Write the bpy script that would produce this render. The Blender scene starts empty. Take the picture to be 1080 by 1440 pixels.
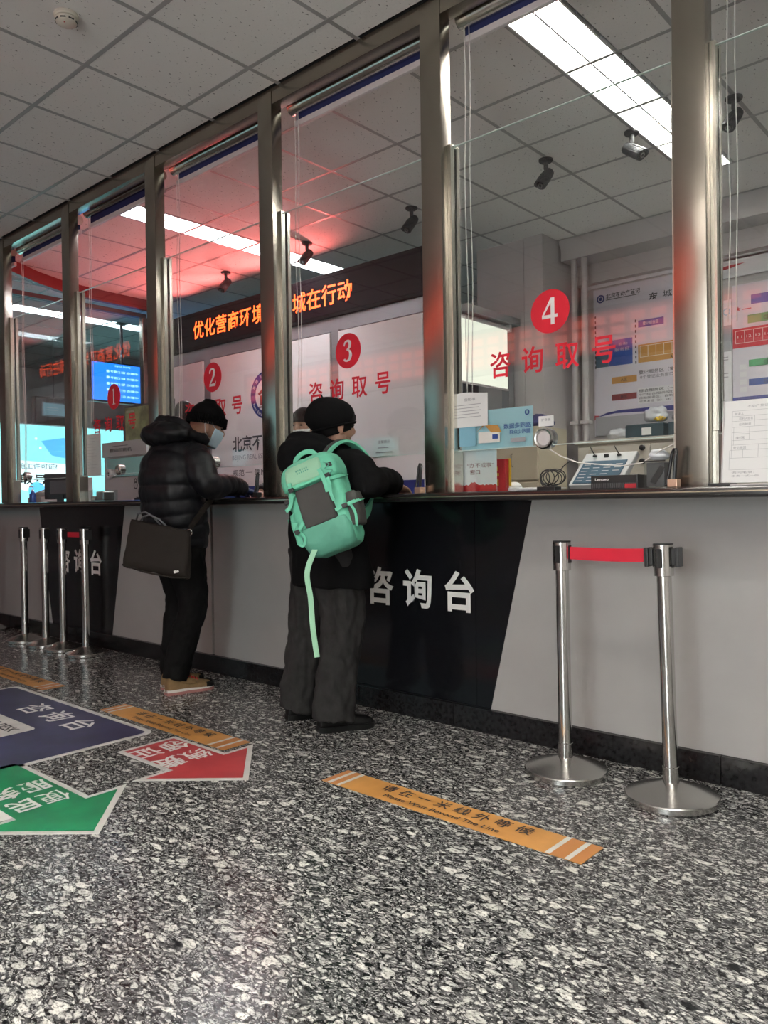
import bpy, bmesh, math, random
from mathutils import Vector, Matrix, noise
SC = bpy.context.scene
COL = SC.collection
random.seed(7)
PI = math.pi

# ------------------------------------------------------------------ camera
def camera():
    yaw, pitch, roll = math.radians(41.736), math.radians(-.638), math.radians(-.789)
    F = Vector((-math.sin(yaw)*math.cos(pitch), math.cos(yaw)*math.cos(pitch), math.sin(pitch)))
    r0 = Vector((math.cos(yaw), math.sin(yaw), 0)); u0 = r0.cross(F)
    R = math.cos(roll)*r0 + math.sin(roll)*u0
    U = -math.sin(roll)*r0 + math.cos(roll)*u0
    cam = bpy.data.cameras.new('camera'); cam.sensor_fit = 'HORIZONTAL'; cam.sensor_width = 36
    cam.lens = 1100/1080*36; cam.clip_start = .05; cam.clip_end = 100
    o = bpy.data.objects.new('camera', cam); COL.objects.link(o)
    o.matrix_world = Matrix(((R.x, U.x, -F.x, 0), (R.y, U.y, -F.y, 0), (R.z, U.z, -F.z, 1.05), (0, 0, 0, 1)))
    SC.camera = o
    return F, R, U
CF, CR, CU = camera()
def in_view(P, m=60):
    d = Vector(P) - Vector((0, 0, 1.05)); z = d.dot(CF)
    if z < .1: return False
    u = 540 + 1100*d.dot(CR)/z; v = 720 - 1100*d.dot(CU)/z
    return -m < u < 1080+m and -m < v < 1440+m

# ------------------------------------------------------------------ world, exposure
w = bpy.data.worlds.new('world'); SC.world = w; w.use_nodes = True
w.node_tree.nodes['Background'].inputs[0].default_value = (.5, .52, .55, 1)
w.node_tree.nodes['Background'].inputs[1].default_value = .05
vs = SC.view_settings
vs.view_transform = 'Standard'; vs.look = 'None'; vs.gamma = 1; vs.exposure = 1.48
try: vs.use_curve_mapping = False
except Exception: pass
LAMP_OFFICE = 46.0      # strengths of the tubes in the ceiling lamps
LAMP_HALL = 46.0
LED_RED = 2.3
ADDED_LIGHT = 110.0        # extra light added to brighten the hall, through the entrance put in behind

def daylight(x0, x1, z0, z1, y):
    l = bpy.data.lights.new('daylight', 'AREA'); l.shape = 'RECTANGLE'; l.size = x1-x0; l.size_y = z1-z0; l.energy = ADDED_LIGHT*(x1-x0)/4; l.color = (.95, .98, 1)
    o = bpy.data.objects.new('daylight', l); COL.objects.link(o); o.location = ((x0+x1)/2, y, (z0+z1)/2); o.rotation_euler = (math.radians(90), 0, 0)
daylight(-1.25, .25, .1, 2.55, -2.95)

# ------------------------------------------------------------------ materials
M = {}
def nodes(m):
    m.use_nodes = True
    return m.node_tree.nodes, m.node_tree.links, m.node_tree.nodes['Principled BSDF']
def mat(name, col, rough=.5, metal=0., spec=.5, emit=None, es=1., var=0., vscale=8., bump=0., bscale=200., coat=0., alpha=None, sheen=0.):
    m = bpy.data.materials.new(name); M[name] = m
    N, L, b = nodes(m)
    b.inputs['Base Color'].default_value = (*col, 1); b.inputs['Roughness'].default_value = rough
    b.inputs['Metallic'].default_value = metal; b.inputs['Specular IOR Level'].default_value = spec
    if coat: b.inputs['Coat Weight'].default_value = coat
    if sheen: b.inputs['Sheen Weight'].default_value = sheen
    if emit: b.inputs['Emission Color'].default_value = (*emit, 1); b.inputs['Emission Strength'].default_value = es
    g = None
    if var or bump: g = N.new('ShaderNodeNewGeometry')
    if var:
        n = N.new('ShaderNodeTexNoise'); n.inputs['Scale'].default_value = vscale; n.inputs['Detail'].default_value = 5
        L.new(g.outputs['Position'], n.inputs['Vector'])
        r = N.new('ShaderNodeValToRGB'); r.color_ramp.elements[0].position = .3; r.color_ramp.elements[1].position = .7
        r.color_ramp.elements[0].color = (*[c*(1-var) for c in col], 1); r.color_ramp.elements[1].color = (*[min(1, c*(1+var)) for c in col], 1)
        L.new(n.outputs['Fac'], r.inputs['Fac']); L.new(r.outputs['Color'], b.inputs['Base Color'])
    if bump:
        n = N.new('ShaderNodeTexNoise'); n.inputs['Scale'].default_value = bscale; n.inputs['Detail'].default_value = 4
        L.new(g.outputs['Position'], n.inputs['Vector'])
        bp = N.new('ShaderNodeBump'); bp.inputs['Strength'].default_value = bump; bp.inputs['Distance'].default_value = .004
        L.new(n.outputs['Fac'], bp.inputs['Height']); L.new(bp.outputs['Normal'], b.inputs['Normal'])
    return m

def math_node(N, L, op, a, b=None, clamp=False):
    n = N.new('ShaderNodeMath'); n.operation = op; n.use_clamp = clamp
    for i, x in enumerate((a, b)):
        if x is None: continue
        if isinstance(x, (int, float)): n.inputs[i].default_value = x
        else: L.new(x, n.inputs[i])
    return n.outputs[0]

def granite():
    m = bpy.data.materials.new('speckled_granite'); M['granite'] = m
    N, L, b = nodes(m)
    g = N.new('ShaderNodeNewGeometry')
    mp = N.new('ShaderNodeMapping'); mp.inputs['Scale'].default_value = (.62, 1, 1); mp.inputs['Rotation'].default_value = (0, 0, .18)
    L.new(g.outputs['Position'], mp.inputs['Vector'])
    nz = N.new('ShaderNodeTexNoise'); nz.inputs['Scale'].default_value = 22; nz.inputs['Detail'].default_value = 4
    L.new(mp.outputs[0], nz.inputs['Vector'])
    sc = N.new('ShaderNodeVectorMath'); sc.operation = 'SCALE'; sc.inputs['Scale'].default_value = .05; L.new(nz.outputs['Color'], sc.inputs[0])
    ad = N.new('ShaderNodeVectorMath'); ad.operation = 'ADD'; L.new(mp.outputs[0], ad.inputs[0]); L.new(sc.outputs[0], ad.inputs[1])
    def grains(scale, lo, hi, soft):
        v = N.new('ShaderNodeTexVoronoi'); v.inputs['Scale'].default_value = scale; v.voronoi_dimensions = '2D'
        L.new(ad.outputs[0], v.inputs['Vector'])
        s = N.new('ShaderNodeSeparateColor'); L.new(v.outputs['Color'], s.inputs[0])
        thr = math_node(N, L, 'ADD', math_node(N, L, 'MULTIPLY', s.outputs[0], hi-lo), lo)
        d = math_node(N, L, 'SUBTRACT', thr, v.outputs['Distance'])
        return math_node(N, L, 'DIVIDE', d, soft, True), s.outputs[1]
    big, bigr = grains(35, -.85, .50, .10)
    mid, midr = grains(88, -.22, .60, .14)
    sm, smr = grains(205, -.12, .66, .2)
    n2 = N.new('ShaderNodeTexNoise'); n2.inputs['Scale'].default_value = 95; n2.inputs['Detail'].default_value = 5
    L.new(ad.outputs[0], n2.inputs['Vector'])
    base = N.new('ShaderNodeValToRGB'); e = base.color_ramp.elements
    e[0].position = .4; e[0].color = (.008, .009, .011, 1); e[1].position = .68; e[1].color = (.15, .15, .15, 1)
    L.new(n2.outputs['Fac'], base.inputs['Fac'])
    out = base.outputs['Color']
    for fac, rnd, lo, hi in ((sm, smr, (.24, .24, .235), (.50, .50, .48)), (mid, midr, (.38, .38, .36), (.68, .67, .63)), (big, bigr, (.56, .56, .52), (.78, .77, .72))):
        c = N.new('ShaderNodeMix'); c.data_type = 'RGBA'; c.inputs[6].default_value = (*lo, 1); c.inputs[7].default_value = (*hi, 1); L.new(rnd, c.inputs[0])
        # mottling inside each grain
        c2 = N.new('ShaderNodeMix'); c2.data_type = 'RGBA'; c2.blend_type = 'MULTIPLY'; c2.inputs[0].default_value = .55
        L.new(c.outputs[2], c2.inputs[6])
        r2 = N.new('ShaderNodeValToRGB'); r2.color_ramp.elements[0].position = .34; r2.color_ramp.elements[0].color = (.3, .3, .3, 1); r2.color_ramp.elements[1].position = .55
        L.new(n2.outputs['Fac'], r2.inputs['Fac']); L.new(r2.outputs['Color'], c2.inputs[7])
        mx = N.new('ShaderNodeMix'); mx.data_type = 'RGBA'
        L.new(fac, mx.inputs[0]); L.new(out, mx.inputs[6]); L.new(c2.outputs[2], mx.inputs[7]); out = mx.outputs[2]
    n3 = N.new('ShaderNodeTexNoise'); n3.inputs['Scale'].default_value = 150; n3.inputs['Detail'].default_value = 6; n3.inputs['Roughness'].default_value = .7
    L.new(mp.outputs[0], n3.inputs['Vector'])
    r3 = N.new('ShaderNodeValToRGB'); r3.color_ramp.elements[0].position = .40; r3.color_ramp.elements[0].color = (.10, .10, .105, 1); r3.color_ramp.elements[1].position = .50
    L.new(n3.outputs['Fac'], r3.inputs['Fac'])
    sp = N.new('ShaderNodeMix'); sp.data_type = 'RGBA'; sp.blend_type = 'MULTIPLY'; sp.inputs[0].default_value = .8
    L.new(out, sp.inputs[6]); L.new(r3.outputs['Color'], sp.inputs[7]); out = sp.outputs[2]
    L.new(out, b.inputs['Base Color'])
    b.inputs['Roughness'].default_value = .22; b.inputs['Specular IOR Level'].default_value = .35
granite()

def ceiling_mat():
    m = bpy.data.materials.new('mineral_tile'); M['tile'] = m
    N, L, b = nodes(m)
    g = N.new('ShaderNodeNewGeometry')
    mp = N.new('ShaderNodeMapping'); mp.inputs['Scale'].default_value = (1, .55, 1); mp.inputs['Rotation'].default_value = (0, 0, .5); L.new(g.outputs['Position'], mp.inputs['Vector'])
    n = N.new('ShaderNodeTexNoise'); n.inputs['Scale'].default_value = 75; n.inputs['Detail'].default_value = 2; L.new(mp.outputs[0], n.inputs['Vector'])
    r = N.new('ShaderNodeValToRGB'); r.color_ramp.elements[0].position = .285; r.color_ramp.elements[0].color = (.2, .19, .18, 1)
    r.color_ramp.elements[1].position = .335; r.color_ramp.elements[1].color = (.82, .80, .77, 1)
    L.new(n.outputs['Fac'], r.inputs['Fac']); L.new(r.outputs['Color'], b.inputs['Base Color'])
    bp = N.new('ShaderNodeBump'); bp.inputs['Strength'].default_value = .3; bp.inputs['Distance'].default_value = .004
    L.new(n.outputs['Fac'], bp.inputs['Height']); L.new(bp.outputs['Normal'], b.inputs['Normal'])
    b.inputs['Roughness'].default_value = .95; b.inputs['Specular IOR Level'].default_value = .1
ceiling_mat()

def brushed(name, col, rough):
    m = bpy.data.materials.new(name); M[name] = m
    N, L, b = nodes(m)
    g = N.new('ShaderNodeNewGeometry')
    mp = N.new('ShaderNodeMapping'); mp.inputs['Scale'].default_value = (260, 260, 2.5); L.new(g.outputs['Position'], mp.inputs['Vector'])
    n = N.new('ShaderNodeTexNoise'); n.inputs['Scale'].default_value = 1; n.inputs['Detail'].default_value = 3; L.new(mp.outputs[0], n.inputs['Vector'])
    a = math_node(N, L, 'ADD', math_node(N, L, 'MULTIPLY', n.outputs['Fac'], .10), rough-.05)
    L.new(a, b.inputs['Roughness'])
    b.inputs['Base Color'].default_value = (*col, 1); b.inputs['Metallic'].default_value = 1
    b.inputs['Anisotropic'].default_value = .4
    bp = N.new('ShaderNodeBump'); bp.inputs['Strength'].default_value = .02; bp.inputs['Distance'].default_value = .0005
    L.new(n.outputs['Fac'], bp.inputs['Height']); L.new(bp.outputs['Normal'], b.inputs['Normal'])
brushed('steel', (.36, .325, .28), .24)
brushed('steel_bright', (.70, .68, .61), .24)

def glass_mat(name, tint=(.93, .96, .95), ior=1.5, cut=1.0):
    m = bpy.data.materials.new(name); M[name] = m
    m.use_nodes = True; N = m.node_tree.nodes; L = m.node_tree.links; N.clear()
    o = N.new('ShaderNodeOutputMaterial'); t = N.new('ShaderNodeBsdfTransparent'); t.inputs[0].default_value = (*tint, 1)
    gl = N.new('ShaderNodeBsdfGlossy'); gl.inputs['Roughness'].default_value = .0; gl.inputs['Color'].default_value = (1, 1, 1, 1)
    f = N.new('ShaderNodeLayerWeight'); f.inputs['Blend'].default_value = .5
    r = math_node(N, L, 'ADD', math_node(N, L, 'MULTIPLY', math_node(N, L, 'POWER', f.outputs['Facing'], 5.0), .96), .04)
    mx = N.new('ShaderNodeMixShader'); L.new(math_node(N, L, 'MULTIPLY', r, cut, True), mx.inputs[0])
    L.new(t.outputs[0], mx.inputs[1]); L.new(gl.outputs[0], mx.inputs[2]); L.new(mx.outputs[0], o.inputs[0])
    return m
glass_mat('glass', (.955, .975, .97))
glass_mat('glass_dim', (.80, .86, .88), 1.6, 1.5)
glass_mat('acrylic', (.93, .95, .95))

mat('wall_paint', (.74, .72, .70), .75, var=.04, vscale=2)
mat('wall_office', (.44, .42, .42), .7, var=.05, vscale=2)
mat('wall_white', (.70, .69, .68), .6, var=.03, vscale=2)
mat('wall_dark', (.10, .09, .09), .7)
mat('grid_metal', (.40, .39, .38), .5, metal=.2)
mat('void', (.01, .01, .01), .9)
mat('laminate_grey', (.36, .355, .345), .30, spec=.45, var=.03, vscale=5)
mat('laminate_black', (.006, .0065, .008), .13, spec=.30, bump=.012, bscale=14)
mat('skirting_black', (.012, .012, .013), .2, spec=.32, var=.5, vscale=60)
mat('counter_black', (.014, .013, .013), .16, spec=.55)
mat('edge_gold', (.60, .52, .40), .22, metal=1)
mat('gasket', (.012, .012, .012), .45)
mat('white_vinyl', (.80, .79, .76), .5)
mat('red_vinyl', (.62, .012, .03), .42)
mat('navy_fabric', (.012, .02, .10), .7)
mat('bar_white', (.62, .58, .58), .4)
mat('cord_white', (.75, .72, .68), .6)
mat('black_plastic', (.018, .018, .019), .38)
mat('grey_plastic', (.10, .10, .105), .42)
mat('camera_dark', (.028, .028, .030), .5, spec=.3)
mat('lens', (.005, .005, .007), .06, coat=.5)
mat('cream_plastic', (.62, .58, .50), .5)
mat('lamp_tube', (1, 1, 1), .4, emit=(1, .97, .90), es=LAMP_OFFICE)
mat('lamp_tube_cool', (1, 1, 1), .4, emit=(.88, .94, 1), es=LAMP_OFFICE*.45)
mat('lamp_hall', (1, 1, 1), .4, emit=(1, .955, .88), es=LAMP_HALL)
mat('lamp_hall_bright', (1, 1, 1), .4, emit=(1, .955, .88), es=LAMP_HALL*3.2)
mat('lamp_body', (.80, .80, .80), .28, metal=.4)
mat('led_glow', (.2, .02, .01), .5, emit=(1, .075, .012), es=LED_RED)
mat('led_hall', (.2, .02, .02), .5, emit=(1, .16, .10), es=1.1)
mat('led_hall_panel', (.1, .01, .01), .4, emit=(1, .10, .06), es=.40)
mat('led_panel', (.010, .003, .006), .6, spec=.08, var=.2, vscale=40)
mat('led_case', (.008, .006, .008), .6, spec=.08)
mat('glass_edge', (.62, .72, .68), .3)
mat('white_board', (.80, .79, .78), .38)
mat('board_frame', (.30, .31, .32), .4, metal=.4)
mat('board_navy', (.02, .03, .19), .4)
mat('print_black', (.025, .025, .03), .6)
mat('print_grey', (.32, .32, .34), .6)
mat('print_red', (.45, .02, .03), .5)
mat('print_maroon', (.22, .035, .04), .5)
mat('print_orange', (.48, .24, .06), .5)
mat('print_green', (.02, .22, .07), .5)
mat('print_blue', (.02, .06, .26), .5)
mat('print_teal', (.05, .11, .16), .5)
mat('poster_lilac', (.60, .575, .64), .35)
mat('poster_white', (.66, .66, .68), .4)
mat('shade_cream_lit', (.62, .62, .54), .8, emit=(.85, .88, .74), es=.30)  # faint glow put into the cloth, standing in for light behind it
mat('cabinet_beige', (.40, .36, .27), .5)
mat('shelf_beige', (.46, .44, .38), .5)
mat('paper', (.78, .78, .77), .7)
mat('paper_aqua', (.38, .62, .69), .4)
mat('paper_aqua_dark', (.22, .46, .58), .4)
mat('lightbox_aqua', (.2, .5, .5), .4, emit=(.30, .82, .82), es=.85)
mat('lightbox_blue', (.1, .4, .7), .4, emit=(.10, .42, .80), es=.9)
mat('lightbox_white', (.6, .8, .8), .4, emit=(.75, .95, .92), es=1.0)
mat('screen_blue', (.0, .1, .5), .3, emit=(.015, .20, .92), es=1.0)
mat('screen_text', (.5, .7, .9), .3, emit=(.45, .80, 1), es=1.1)
mat('screen_yellow', (.5, .7, .3), .3, emit=(.55, .85, .35), es=1.1)
mat('screen_cyan', (.05, .3, .35), .3, emit=(.30, .62, .68), es=.5)
mat('chrome', (.62, .61, .59), .12, metal=1)
mat('chrome_satin', (.55, .54, .52), .26, metal=1)
mat('belt_red', (.55, .008, .03), .6, bump=.2, bscale=400)
mat('tape_orange', (.52, .25, .065), .45, var=.14, vscale=9)
mat('tape_orange_deep', (.47, .19, .05), .45)
mat('sticker_navy', (.040, .042, .095), .42, var=.25, vscale=6)
mat('sticker_green', (.008, .22, .085), .4, var=.15, vscale=8)
mat('sticker_red', (.46, .055, .06), .42, var=.12, vscale=8)
mat('sticker_white', (.60, .60, .57), .5, var=.1, vscale=12)
mat('bulkhead_red', (.12, .012, .014), .35)
mat('bamboo', (.30, .35, .16), .5, var=.6, vscale=9)
mat('kiosk_white', (.62, .63, .62), .45)
mat('wood_tan', (.55, .38, .25), .5)
mat('copper', (.62, .40, .28), .4, metal=.6)
mat('card_red', (.50, .015, .02), .5)
mat('card_yellow', (.65, .42, .03), .5)
mat('plastic_bag', (.55, .57, .60), .2, spec=.6)
mat('carton_green', (.012, .045, .06), .45)

# ------------------------------------------------------------------ mesh helpers
class MB:
    def __init__(s): s.bm = bmesh.new()
    def box(s, a, b, bev=0., mtx=None):
        r = bmesh.ops.create_cube(s.bm, size=1)['verts']
        c = [(a[i]+b[i])/2 for i in range(3)]; d = [max(abs(b[i]-a[i]), 1e-5) for i in range(3)]
        for v in r: v.co = Vector((c[0]+v.co.x*d[0], c[1]+v.co.y*d[1], c[2]+v.co.z*d[2]))
        if bev:
            ed = list({e for v in r for e in v.link_edges})
            q = bmesh.ops.bevel(s.bm, geom=ed, offset=bev, segments=2, profile=.6, affect='EDGES', clamp_overlap=True)
            r = list({v for f in q['faces'] for v in f.verts} | {v for v in r if v.is_valid})
        if mtx:
            for v in r: v.co = mtx @ v.co
        return s
    def ring_loft(s, rings, cap=True):
        vr = [[s.bm.verts.new(c) for c in r] for r in rings]
        for a, b in zip(vr, vr[1:]):
            n = len(a)
            for i in range(n): s.bm.faces.new((a[i], a[(i+1) % n], b[(i+1) % n], b[i]))
        if cap:
            s.bm.faces.new(list(reversed(vr[0]))); s.bm.faces.new(vr[-1])
        return s
    def tube(s, pts, r, seg=8, cap=True):
        pts = [Vector(p) for p in pts]; rr = r if isinstance(r, (list, tuple)) else [r]*len(pts)
        rings = []; prev = None
        for i, p in enumerate(pts):
            t = (pts[min(i+1, len(pts)-1)] - pts[max(i-1, 0)])
            t = t.normalized() if t.length > 1e-9 else Vector((0, 0, 1))
            if prev is None:
                n = t.orthogonal().normalized()
            else:
                n = prev - t*prev.dot(t); n = n.normalized() if n.length > 1e-6 else t.orthogonal().normalized()
            prev = n; b = t.cross(n)
            rings.append([p + rr[i]*(math.cos(2*PI*k/seg)*n + math.sin(2*PI*k/seg)*b) for k in range(seg)])
        return s.ring_loft(rings, cap)
    def lathe(s, prof, c=(0, 0, 0), seg=24, mtx=None, cap=True):
        rings = [[Vector((c[0]+r*math.cos(2*PI*k/seg), c[1]+r*math.sin(2*PI*k/seg), c[2]+z)) for k in range(seg)] for r, z in prof]
        if mtx: rings = [[mtx @ v for v in r] for r in rings]
        return s.ring_loft(rings, cap)
    def prism(s, poly, d0, d1, fn):
        """poly in 2-D, extruded d0..d1; fn(u, v, d) -> point"""
        a = [s.bm.verts.new(fn(u, v, d0)) for u, v in poly]; b = [s.bm.verts.new(fn(u, v, d1)) for u, v in poly]
        n = len(poly)
        s.bm.faces.new(a); s.bm.faces.new(list(reversed(b)))
        for i in range(n): s.bm.faces.new((a[(i+1) % n], a[i], b[i], b[(i+1) % n]))
        return s
    def poly(s, pts):
        s.bm.faces.new([s.bm.verts.new(p) for p in pts]); return s
    def raw(s, vs, fs, fn=None):
        v = [s.bm.verts.new(fn(p) if fn else p) for p in vs]
        for f in fs:
            try: s.bm.faces.new([v[i] for i in f])
            except ValueError: pass
        return s
    def ball(s, c, r, seg=16, rings=10, mtx=None):
        rr = r if isinstance(r, (tuple, list)) else (r, r, r)
        q = bmesh.ops.create_uvsphere(s.bm, u_segments=seg, v_segments=rings, radius=1)['verts']
        for v in q:
            p = Vector((v.co.x*rr[0], v.co.y*rr[1], v.co.z*rr[2]))
            if mtx: p = mtx @ p
            v.co = p + Vector(c)
        return s

def link(o, parent=None):
    COL.objects.link(o)
    if parent is not None: o.parent = parent
    return o
def obj(name, mb, m, parent=None, smooth=False, off=None, label=None, recalc=True):
    """mb: an MB in the parent's own space (or off = world offset to subtract)"""
    me = bpy.data.meshes.new(name)
    if recalc: bmesh.ops.recalc_face_normals(mb.bm, faces=mb.bm.faces[:])
    if off is not None:
        for v in mb.bm.verts: v.co -= Vector(off)
    mb.bm.to_mesh(me); mb.bm.free()
    me.materials.append(M[m] if isinstance(m, str) else m)
    if smooth: me.shade_smooth() if smooth is True else me.shade_auto_smooth(angle=smooth) if hasattr(me, 'shade_auto_smooth') else me.shade_smooth()
    if smooth and smooth is not True: smooth_by_angle(me, smooth)
    o = bpy.data.objects.new(name, me); link(o, parent)
    if label: o['label'] = label
    return o
def smooth_by_angle(me, ang):
    bm = bmesh.new(); bm.from_mesh(me)
    for f in bm.faces: f.smooth = True
    for e in bm.edges:
        if len(e.link_faces) == 2 and e.calc_face_angle(0) > ang: e.smooth = False
    bm.to_mesh(me); bm.free()
AS = math.radians(35)
def thing(name, label, cat, loc=(0, 0, 0), rz=0, group=None):
    o = bpy.data.objects.new(name, None); o.empty_display_size = .1; link(o)
    o.location = loc; o.rotation_euler = (0, 0, rz); return tag(o, label, cat, group)
def tag(o, label, cat, group=None):
    o['label'] = label; o['category'] = cat
    if group: o['group'] = group
    return o
def struct(name, mb=None, m=None, **k):
    if mb is None:
        o = bpy.data.objects.new(name, None); link(o)
    else: o = obj(name, mb, m, **k)
    o['kind'] = 'structure'; return o
def copy_tree(o, parent=None):
    c = o.copy(); COL.objects.link(c)
    if parent is not None: c.parent = parent
    for ch in list(o.children): copy_tree(ch, c)
    return c

# text -> flat mesh (the built-in font falls back to its CJK face)
_tc = {}
def _glyph(s, bold):
    cu = bpy.data.curves.new('text', 'FONT'); cu.body = s; cu.size = 1; cu.offset = bold; cu.resolution_u = 3; cu.fill_mode = 'FRONT'
    o = bpy.data.objects.new('text', cu); COL.objects.link(o)
    dg = bpy.context.evaluated_depsgraph_get(); me = bpy.data.meshes.new_from_object(o.evaluated_get(dg))
    vs_ = [v.co.copy() for v in me.vertices]; fs_ = [tuple(p.vertices) for p in me.polygons]; ar = sum(p.area for p in me.polygons)
    cnt_ = {}
    for f in fs_:
        for i in range(len(f)): k = tuple(sorted((f[i], f[i-1]))); cnt_[k] = cnt_.get(k, 0)+1
    per = sum((vs_[k[0]]-vs_[k[1]]).length for k, n in cnt_.items() if n == 1)
    bpy.data.objects.remove(o); bpy.data.curves.remove(cu); bpy.data.meshes.remove(me)
    return vs_, fs_, ar, per
def glyphs(s, bold):
    """thickened outlines; where the thickened fill breaks, the nearest boldness that fills"""
    k = (s, bold)
    if k not in _tc:
        g0 = _glyph(s, 0); best = g0
        if bold > 0:
            for q in range(14):
                b_ = bold*(1-.07*q); g = _glyph(s, b_); want = g0[2]+g0[3]*b_
                if .88*want < g[2] < 1.10*want: best = g; break
        _tc[k] = best[:2]
    return _tc[k]
def put_text(mb, s, fn, x0, y0, x1, y1, bold=.0, mirror=False):
    """fit the string's ink into the rectangle; fn(u, v) -> point"""
    if bold > 0 and len(s) > 1 and all(ord(c) > 0x3000 for c in s):     # full-width characters one by one, each thickened on its own
        v, f = [], []
        for i, ch in enumerate(s):
            a_, b_ = glyphs(ch, bold); n0 = len(v)
            v += [p+Vector((i, 0, 0)) for p in a_]; f += [tuple(k+n0 for k in q) for q in b_]
    else: v, f = glyphs(s, bold)
    if not v: return mb
    a0 = min(p.x for p in v); a1 = max(p.x for p in v); b0 = min(p.y for p in v); b1 = max(p.y for p in v)
    sx = (x1-x0)/max(a1-a0, 1e-6); sy = (y1-y0)/max(b1-b0, 1e-6)
    return mb.raw(v, f, lambda p: fn(x0+(p.x-a0)*sx, y0+(p.y-b0)*sy))
def put_chars(mb, s, fn, x0, y0, pitch, cw, chh, bold=.0):
    """one CJK character per em cell"""
    for i, ch in enumerate(s):
        if ch == ' ': continue
        v, f = glyphs(ch, bold)
        mb.raw(v, f, lambda p: fn(x0+i*pitch+p.x*cw, y0+(p.y+.12)*chh))
    return mb
def XZ(y): return lambda u, v: Vector((u, y, v))
def rect(mb, fn, x0, y0, x1, y1): return mb.poly([fn(x0, y0), fn(x1, y0), fn(x1, y1), fn(x0, y1)])
def disc(mb, fn, cx, cy, r, n=40, r2=None, ry=None):
    ry = ry or r
    P = lambda k, q: fn(cx+q*math.cos(2*PI*k/n), cy+q*ry/r*math.sin(2*PI*k/n))
    if r2 is None: return mb.poly([P(k, r) for k in range(n)])
    for k in range(n): mb.poly([P(k, r2), P(k, r), P(k+1, r), P(k+1, r2)])
    return mb
def stroke(mb, fn, pts, w):
    """flat ribbon of half-widths w along 2-D pts"""
    L_, R_ = [], []
    for i, p in enumerate(pts):
        q0 = pts[max(i-1, 0)]; q1 = pts[min(i+1, len(pts)-1)]
        tx, ty = q1[0]-q0[0], q1[1]-q0[1]; l = math.hypot(tx, ty) or 1
        ww = w[i] if isinstance(w, (list, tuple)) else w
        L_.append(fn(p[0]-ty/l*ww, p[1]+tx/l*ww)); R_.append(fn(p[0]+ty/l*ww, p[1]-tx/l*ww))
    for i in range(len(pts)-1): mb.poly([L_[i], R_[i], R_[i+1], L_[i+1]])
    return mb
def serif_digit(mb, d, fn, cx, cy, h):
    """bold old-style figures drawn as ribbons, cell height 1 about (0,0)"""
    F_ = lambda u, v: fn(cx+u*h, cy+v*h)
    def cr(pts, n=6):
        out = []
        for i in range(len(pts)-1):
            p0, p1, p2, p3 = pts[max(i-1, 0)], pts[i], pts[i+1], pts[min(i+2, len(pts)-1)]
            for k in range(n):
                t = k/n
                out.append(tuple(.5*(2*b+(c-a)*t+(2*a-5*b+4*c-e)*t*t+(3*b-a-3*c+e)*t**3) for a, b, c, e in zip(p0, p1, p2, p3)))
        out.append(tuple(pts[-1])); return out
    def rib(pts):
        q = cr(pts); stroke(mb, F_, [(a, b) for a, b, c in q], [c for a, b, c in q])
    if d == 1:
        rect(mb, F_, -.075, -.46, .075, .5); rect(mb, F_, -.2, -.5, .2, -.455)
        mb.poly([F_(-.075, .5), F_(-.2, .41), F_(-.2, .37), F_(-.075, .40)])
    elif d == 2:
        rib([(-.25, .22, .045), (-.17, .40, .06), (.0, .455, .05), (.15, .36, .085), (.15, .17, .095), (.02, -.08, .07), (-.15, -.28, .045), (-.27, -.42, .03)])
        mb.poly([F_(-.30, -.5), F_(.26, -.5), F_(.33, -.24), F_(.29, -.24), F_(.22, -.35), F_(-.20, -.36)])
    elif d == 3:
        rib([(-.25, .24, .04), (-.16, .41, .05), (.0, .455, .05), (.13, .36, .085), (.10, .16, .07), (-.08, .04, .03)])
        rib([(-.08, .04, .03), (.10, -.02, .055), (.17, -.2, .095), (.10, -.38, .075), (-.06, -.46, .045), (-.2, -.42, .055), (-.24, -.36, .06)])
    elif d == 4:
        rect(mb, F_, .04, -.5, .2, .5); rect(mb, F_, -.33, -.26, .04, -.13); rect(mb, F_, .2, -.26, .33, -.13)
        mb.poly([F_(.04, .5), F_(.04, .30), F_(-.24, -.13), F_(-.33, -.13)])
    return mb
# ------------------------------------------------------------------ floor, walls, ceiling
ZC = 3.36
struct('floor', MB().box((-13.2, -2.8, -.1), (3.2, 8.7, 0)), 'granite')
o = struct('wall_left', MB().box((-13.2, -2.8, 0), (-13, 8.7, 3.6)), 'wall_white')
o = struct('wall_right', MB().box((3, -2.8, 0), (3.2, 8.7, 3.6)), 'wall_paint')
o = struct('wall_front', MB().box((-13, -2.8, 0), (-1.3, -2.6, 3.6)).box((.3, -2.8, 0), (3, -2.6, 3.6)).box((-1.3, -2.8, 2.6), (.3, -2.6, 3.6)), 'wall_paint')
en = struct('door_added')       # unseen glazed entrance, added as the way in for the extra light
for k in range(3): obj('mullion', MB().box((-1.3+.76*k, -2.75, 0), (-1.22+.76*k, -2.65, 2.6)), 'board_frame', en)
obj('transom', MB().box((-1.3, -2.74, 2.52), (.3, -2.66, 2.6)).box((-1.3, -2.74, 0), (.3, -2.66, .08)), 'board_frame', en)
for k in range(2): obj('glass_pane', MB().box((-1.22+.76*k, -2.705, .08), (-.54+.76*k, -2.695, 2.52)), 'glass', en)
o = struct('wall_back', MB().box((-3.44, 6.62, 0), (3, 6.8, 3.6)), 'wall_office')
o = struct('wall_rear', MB().box((-13, 8.5, 0), (-3.44, 8.7, 3.6)), 'wall_dark')
o = struct('trim_1', MB().box((-3.44, 6.26, 3.17), (3, 6.62, ZC+.02)).box((-3.44, 6.52, 3.0), (3, 6.62, 3.17)), 'wall_office')   # boxed beam along the back wall
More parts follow.
